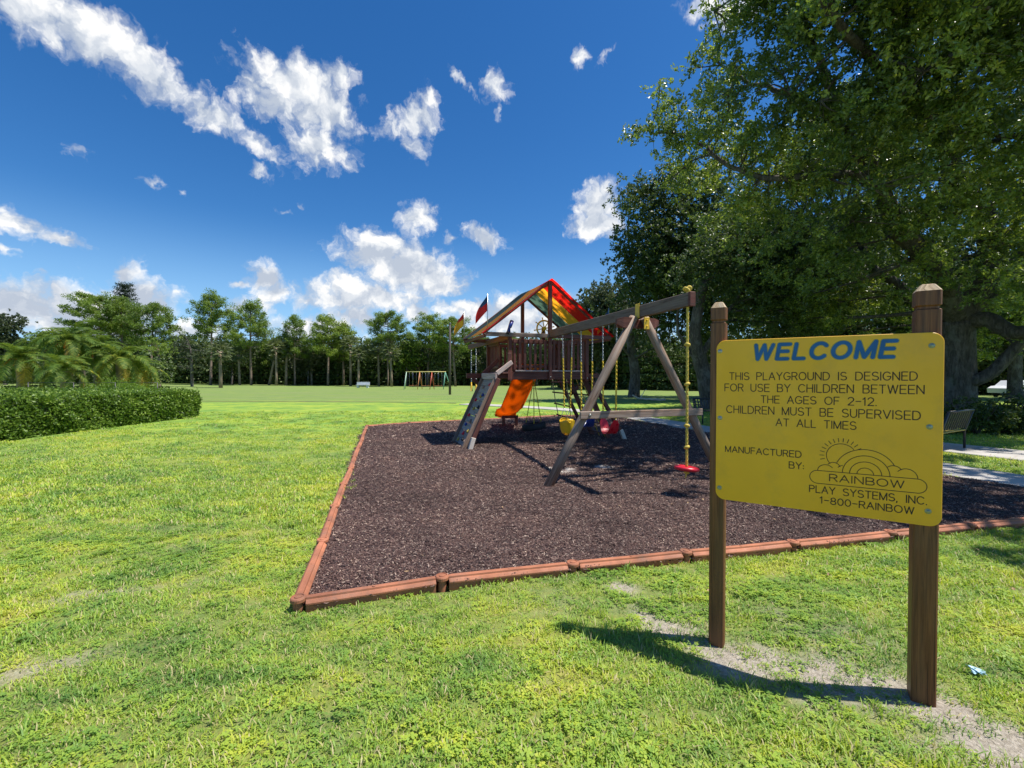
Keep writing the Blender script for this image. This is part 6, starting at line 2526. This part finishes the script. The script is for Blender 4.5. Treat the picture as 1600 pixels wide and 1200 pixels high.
def tuft(seed, nb, R, hmin, hmax, w, lay=.6, leafy_=False):
    rng = np.random.default_rng(seed)
    V, F, Rn = [], [], []
    for i in range(nb):
        a = rng.uniform(0, 2 * PI)
        r = R * math.sqrt(rng.random())
        p = np.array([math.cos(a) * r, math.sin(a) * r, -.01])
        h = rng.uniform(hmin, hmax)
        d = rng.uniform(0, 2 * PI)
        ln = rng.uniform(.15, 1.0) * lay
        dv = np.array([math.cos(d), math.sin(d), 0])
        sd_ = np.array([-math.sin(d), math.cos(d), 0])
        q = rng.random()
        b = len(V)
        if leafy_:
            top = p + np.array([0, 0, h]) + dv * h * .5
            for k in range(3):
                aa = d + k * 2 * PI / 3
                e1 = np.array([math.cos(aa), math.sin(aa), rng.uniform(-.1, .35)])
                e2 = np.array([-math.sin(aa), math.cos(aa), 0])
                b = len(V)
                V += [top, top + e1 * w * 1.2 + e2 * w, top + e1 * w * 2.3, top + e1 * w * 1.2 - e2 * w]
                F += [[b, b + 1, b + 2, b + 3]]
                Rn += [q * .8]
            continue
        pts_ = []
        for t in (0, .38, .72, 1.0):
            c = p + np.array([0, 0, h * (t - .38 * ln * t * t)]) + dv * h * ln * t * t * 1.1
            ww = w * (1 - .15 * t) if t < .9 else w * .12
            pts_.append((c - sd_ * ww / 2, c + sd_ * ww / 2))
        for l_, r_ in pts_:
            V += [l_, r_]
        for k in range(3):
            F += [[b + 2 * k, b + 2 * k + 1, b + 2 * k + 3, b + 2 * k + 2]]
            Rn += [q]
    me = mesh_np('tuft', np.array(V), np.array(F), M['blade'], rnd=np.array(Rn))
    return bpy.data.objects.new('tuft', me)


T_SRC = [tuft(1, 32, .075, .022, .050, .0050, .8), tuft(2, 32, .075, .020, .044, .0055, .95), tuft(3, 26, .07, .028, .062, .0048, .85), tuft(4, 32, .08, .016, .038, .0054, 1.0),
         tuft(5, 18, .06, .018, .035, .0065, .6, True), tuft(6, 22, .05, .04, .08, .0058, .75), tuft(7, 60, .16, .025, .055, .010, .8), tuft(8, 60, .17, .03, .06, .010, .8)]
rng = np.random.default_rng(91)
P_, S_, I_ = [], [], []


def zone(y0, y1, dens, idxs, sc, side=1.24, extra=2.4):
    area = (y1 - y0) * (side * (y0 + y1) + 2 * extra)
    n = int(area * dens)
    y = y0 + (y1 - y0) * rng.random(n * 2)
    hwid = side * y + extra
    wmax = side * y1 + extra
    x = (rng.random(n * 2) * 2 - 1) * wmax
    k = np.abs(x) < hwid
    x, y = x[k][:n], y[k][:n]
    d = patches(DIRT, x, y, 5)
    thin = fbm(x * 2.2, y * 2.2, 33, 4)
    keep = ~inside(BED, x, y) & (rng.random(len(x)) > d * .84) & (rng.random(len(x)) < np.clip(.45 + thin * 1.1, 0, 1))
    # keep off the concrete
    for lst, w_ in (([(9.2, 2.0), (8.75, 5.0), (8.40, 6.7), (7.98, 7.9), (7.32, 10.3), (6.42, 13.5), (5.35, 17.9), (4.3, 20.6), (2.8, 23.1)], .64), ([(14.6, 5.2), (12.4, 7.6), (10.9, 9.6), (9.95, 11.8), (8.7, 14.4), (7.3, 16.4)], .88)):
        for (ax, ay), (bx, by_) in zip(lst, lst[1:]):
            dx, dy = bx - ax, by_ - ay
            t = np.clip(((x - ax) * dx + (y - ay) * dy) / (dx * dx + dy * dy), 0, 1)
            keep &= np.hypot(x - ax - dx * t, y - ay - dy * t) > w_
    keep &= ~((x < -13.2) & (y < 19.4))
    keep &= ~((np.abs(x - 1.0) < .0))
    for px_, py_ in ((1.31, 2.86), (2.17, 2.39)):
        keep &= np.hypot(x - px_, y - py_) > .07
    x, y = x[keep], y[keep]
    m_ = len(x)
    cl = fbm(x * 1.1, y * 1.1, 44, 3)
    ii = rng.choice(idxs, m_)
    if 4 in idxs:
        ii = np.where((cl > .66) & (rng.random(m_) < .4), 4, ii)
        tall = fbm(x * 1.7 + 9, y * 1.7, 45, 3)
        ii = np.where((tall > .66) & (rng.random(m_) < .2), 5, ii)
    P_.append(np.stack([x, y, ground_z(x, y)], 1))
    S_.append(sc * (.75 + .5 * rng.random(m_)) * (1 - .35 * patches(DIRT, x, y, 5)) * (.85 + .4 * fbm(x * .9, y * .9, 46, 3)))
    I_.append(ii)


zone(1.0, 3.2, 420, [0, 1, 2, 3, 0, 1, 3, 4], 1.0)
zone(3.2, 5.2, 300, [0, 1, 2, 3, 0, 1, 3, 4], 1.05)
zone(5.2, 8.5, 75, [6, 7], 1.0)
zone(8.5, 14, 26, [6, 7], 1.0)
zone(14, 22, 9, [6, 7], 1.1)
P_, S_, I_ = np.concatenate(P_), np.concatenate(S_), np.concatenate(I_)
R_ = np.stack([rng.normal(size=len(P_)) * .15, rng.normal(size=len(P_)) * .15, rng.random(len(P_)) * 2 * PI], 1)
scatter('grass', P_, R_, S_, I_, T_SRC, 'short coarse turf grass with clover and straw-coloured blades', 'grass')


# dry leaves blown about under the oaks
rng = np.random.default_rng(95)
n = 2600
lx, ly = rng.uniform(-1, 13, n), rng.uniform(3.4, 20, n)
k = rng.random(n) < np.clip((lx - 0.0) / 9, .06, .8)
lx, ly = lx[k], ly[k]
lz = np.where(inside(BED, lx, ly), bed_z(lx, ly) + .028, ground_z(lx, ly) + .045)
V, Q = leaf_quads(np.stack([lx, ly, lz], 1), .05 * (.6 + .7 * rng.random(len(lx))), .022, rng, 2.5)
tag(link('leaf_litter', mesh_np('leaf_litter', V, Q, M['litterleaf'])), 'small dry tan leaves scattered over mulch and grass', 'leaves', kind='stuff')


def shreds(seed, nb, R, sc=1.0):
    rng = np.random.default_rng(seed)
    mb = MB()
    rn = []
    for i in range(nb):
        a, r = rng.uniform(0, 2 * PI), R * math.sqrt(rng.random())
        c = Vector((math.cos(a) * r, math.sin(a) * r, rng.uniform(0, .018)))
        L = rng.uniform(.014, .045) * sc
        w = rng.uniform(.003, .008) * sc
        d = Vector((rng.normal(), rng.normal(), rng.normal() * .35)).normalized()
        s = d.cross(Vector((rng.normal() * .3, rng.normal() * .3, 1))).normalized()
        u_ = s.cross(d)
        bend = u_ * L * rng.uniform(-.2, .2)
        rings = []
        for t, k, bb_ in ((-1, .35, 0), (0, 1, 1), (1, .4, 0)):
            q = c + d * L * .5 * t + bend * bb_
            rings.append([q + s * w * k * .6, q + u_ * w * k * .45, q - s * w * k * .6, q - u_ * w * k * .45])
        n0 = len(mb.f)
        mb.loft(rings, smooth=False)
        rn += [rng.random()] * (len(mb.f) - n0)
    me = bpy.data.meshes.new('shreds')
    me.from_pydata(mb.v, [], mb.f)
    me.materials.append(M['shred'])
    a = me.attributes.new('rnd', 'FLOAT', 'FACE')
    a.data.foreach_set('value', np.array(rn, dtype=np.float32))
    me.update()
    return bpy.data.objects.new('shreds', me)


MS = [shreds(11, 16, .06), shreds(12, 16, .06), shreds(13, 14, .07), shreds(14, 26, .13, 1.6), shreds(15, 26, .13, 1.6)]
P_, S_, I_ = [], [], []
for y0, y1, dens, ids, sc in ((3.3, 5.2, 620, [0, 1, 2], 1.0), (5.2, 8.0, 420, [0, 1, 2], 1.1), (8.0, 12.0, 110, [3, 4], 1.0), (12, 18.5, 40, [3, 4], 1.3)):
    n = int((y1 - y0) * 13.8 * dens)
    x, y = -5.4 + 13.8 * rng.random(n), y0 + (y1 - y0) * rng.random(n)
    sd2 = patches(SAND, x, y, 9)
    k = inside(BED, x, y) & (rng.random(n) > sd2 * .9)
    x, y = x[k], y[k]
    P_.append(np.stack([x, y, bed_z(x, y) - .004], 1))
    S_.append(sc * (.8 + .4 * rng.random(len(x))))
    I_.append(rng.choice(ids, len(x)))
P_, S_, I_ = np.concatenate(P_), np.concatenate(S_), np.concatenate(I_)
R_ = np.stack([np.zeros(len(P_)), np.zeros(len(P_)), rng.random(len(P_)) * 2 * PI], 1)
scatter('mulch', P_, R_, S_, I_, MS, 'loose shredded rubber mulch with pale chips', 'mulch')
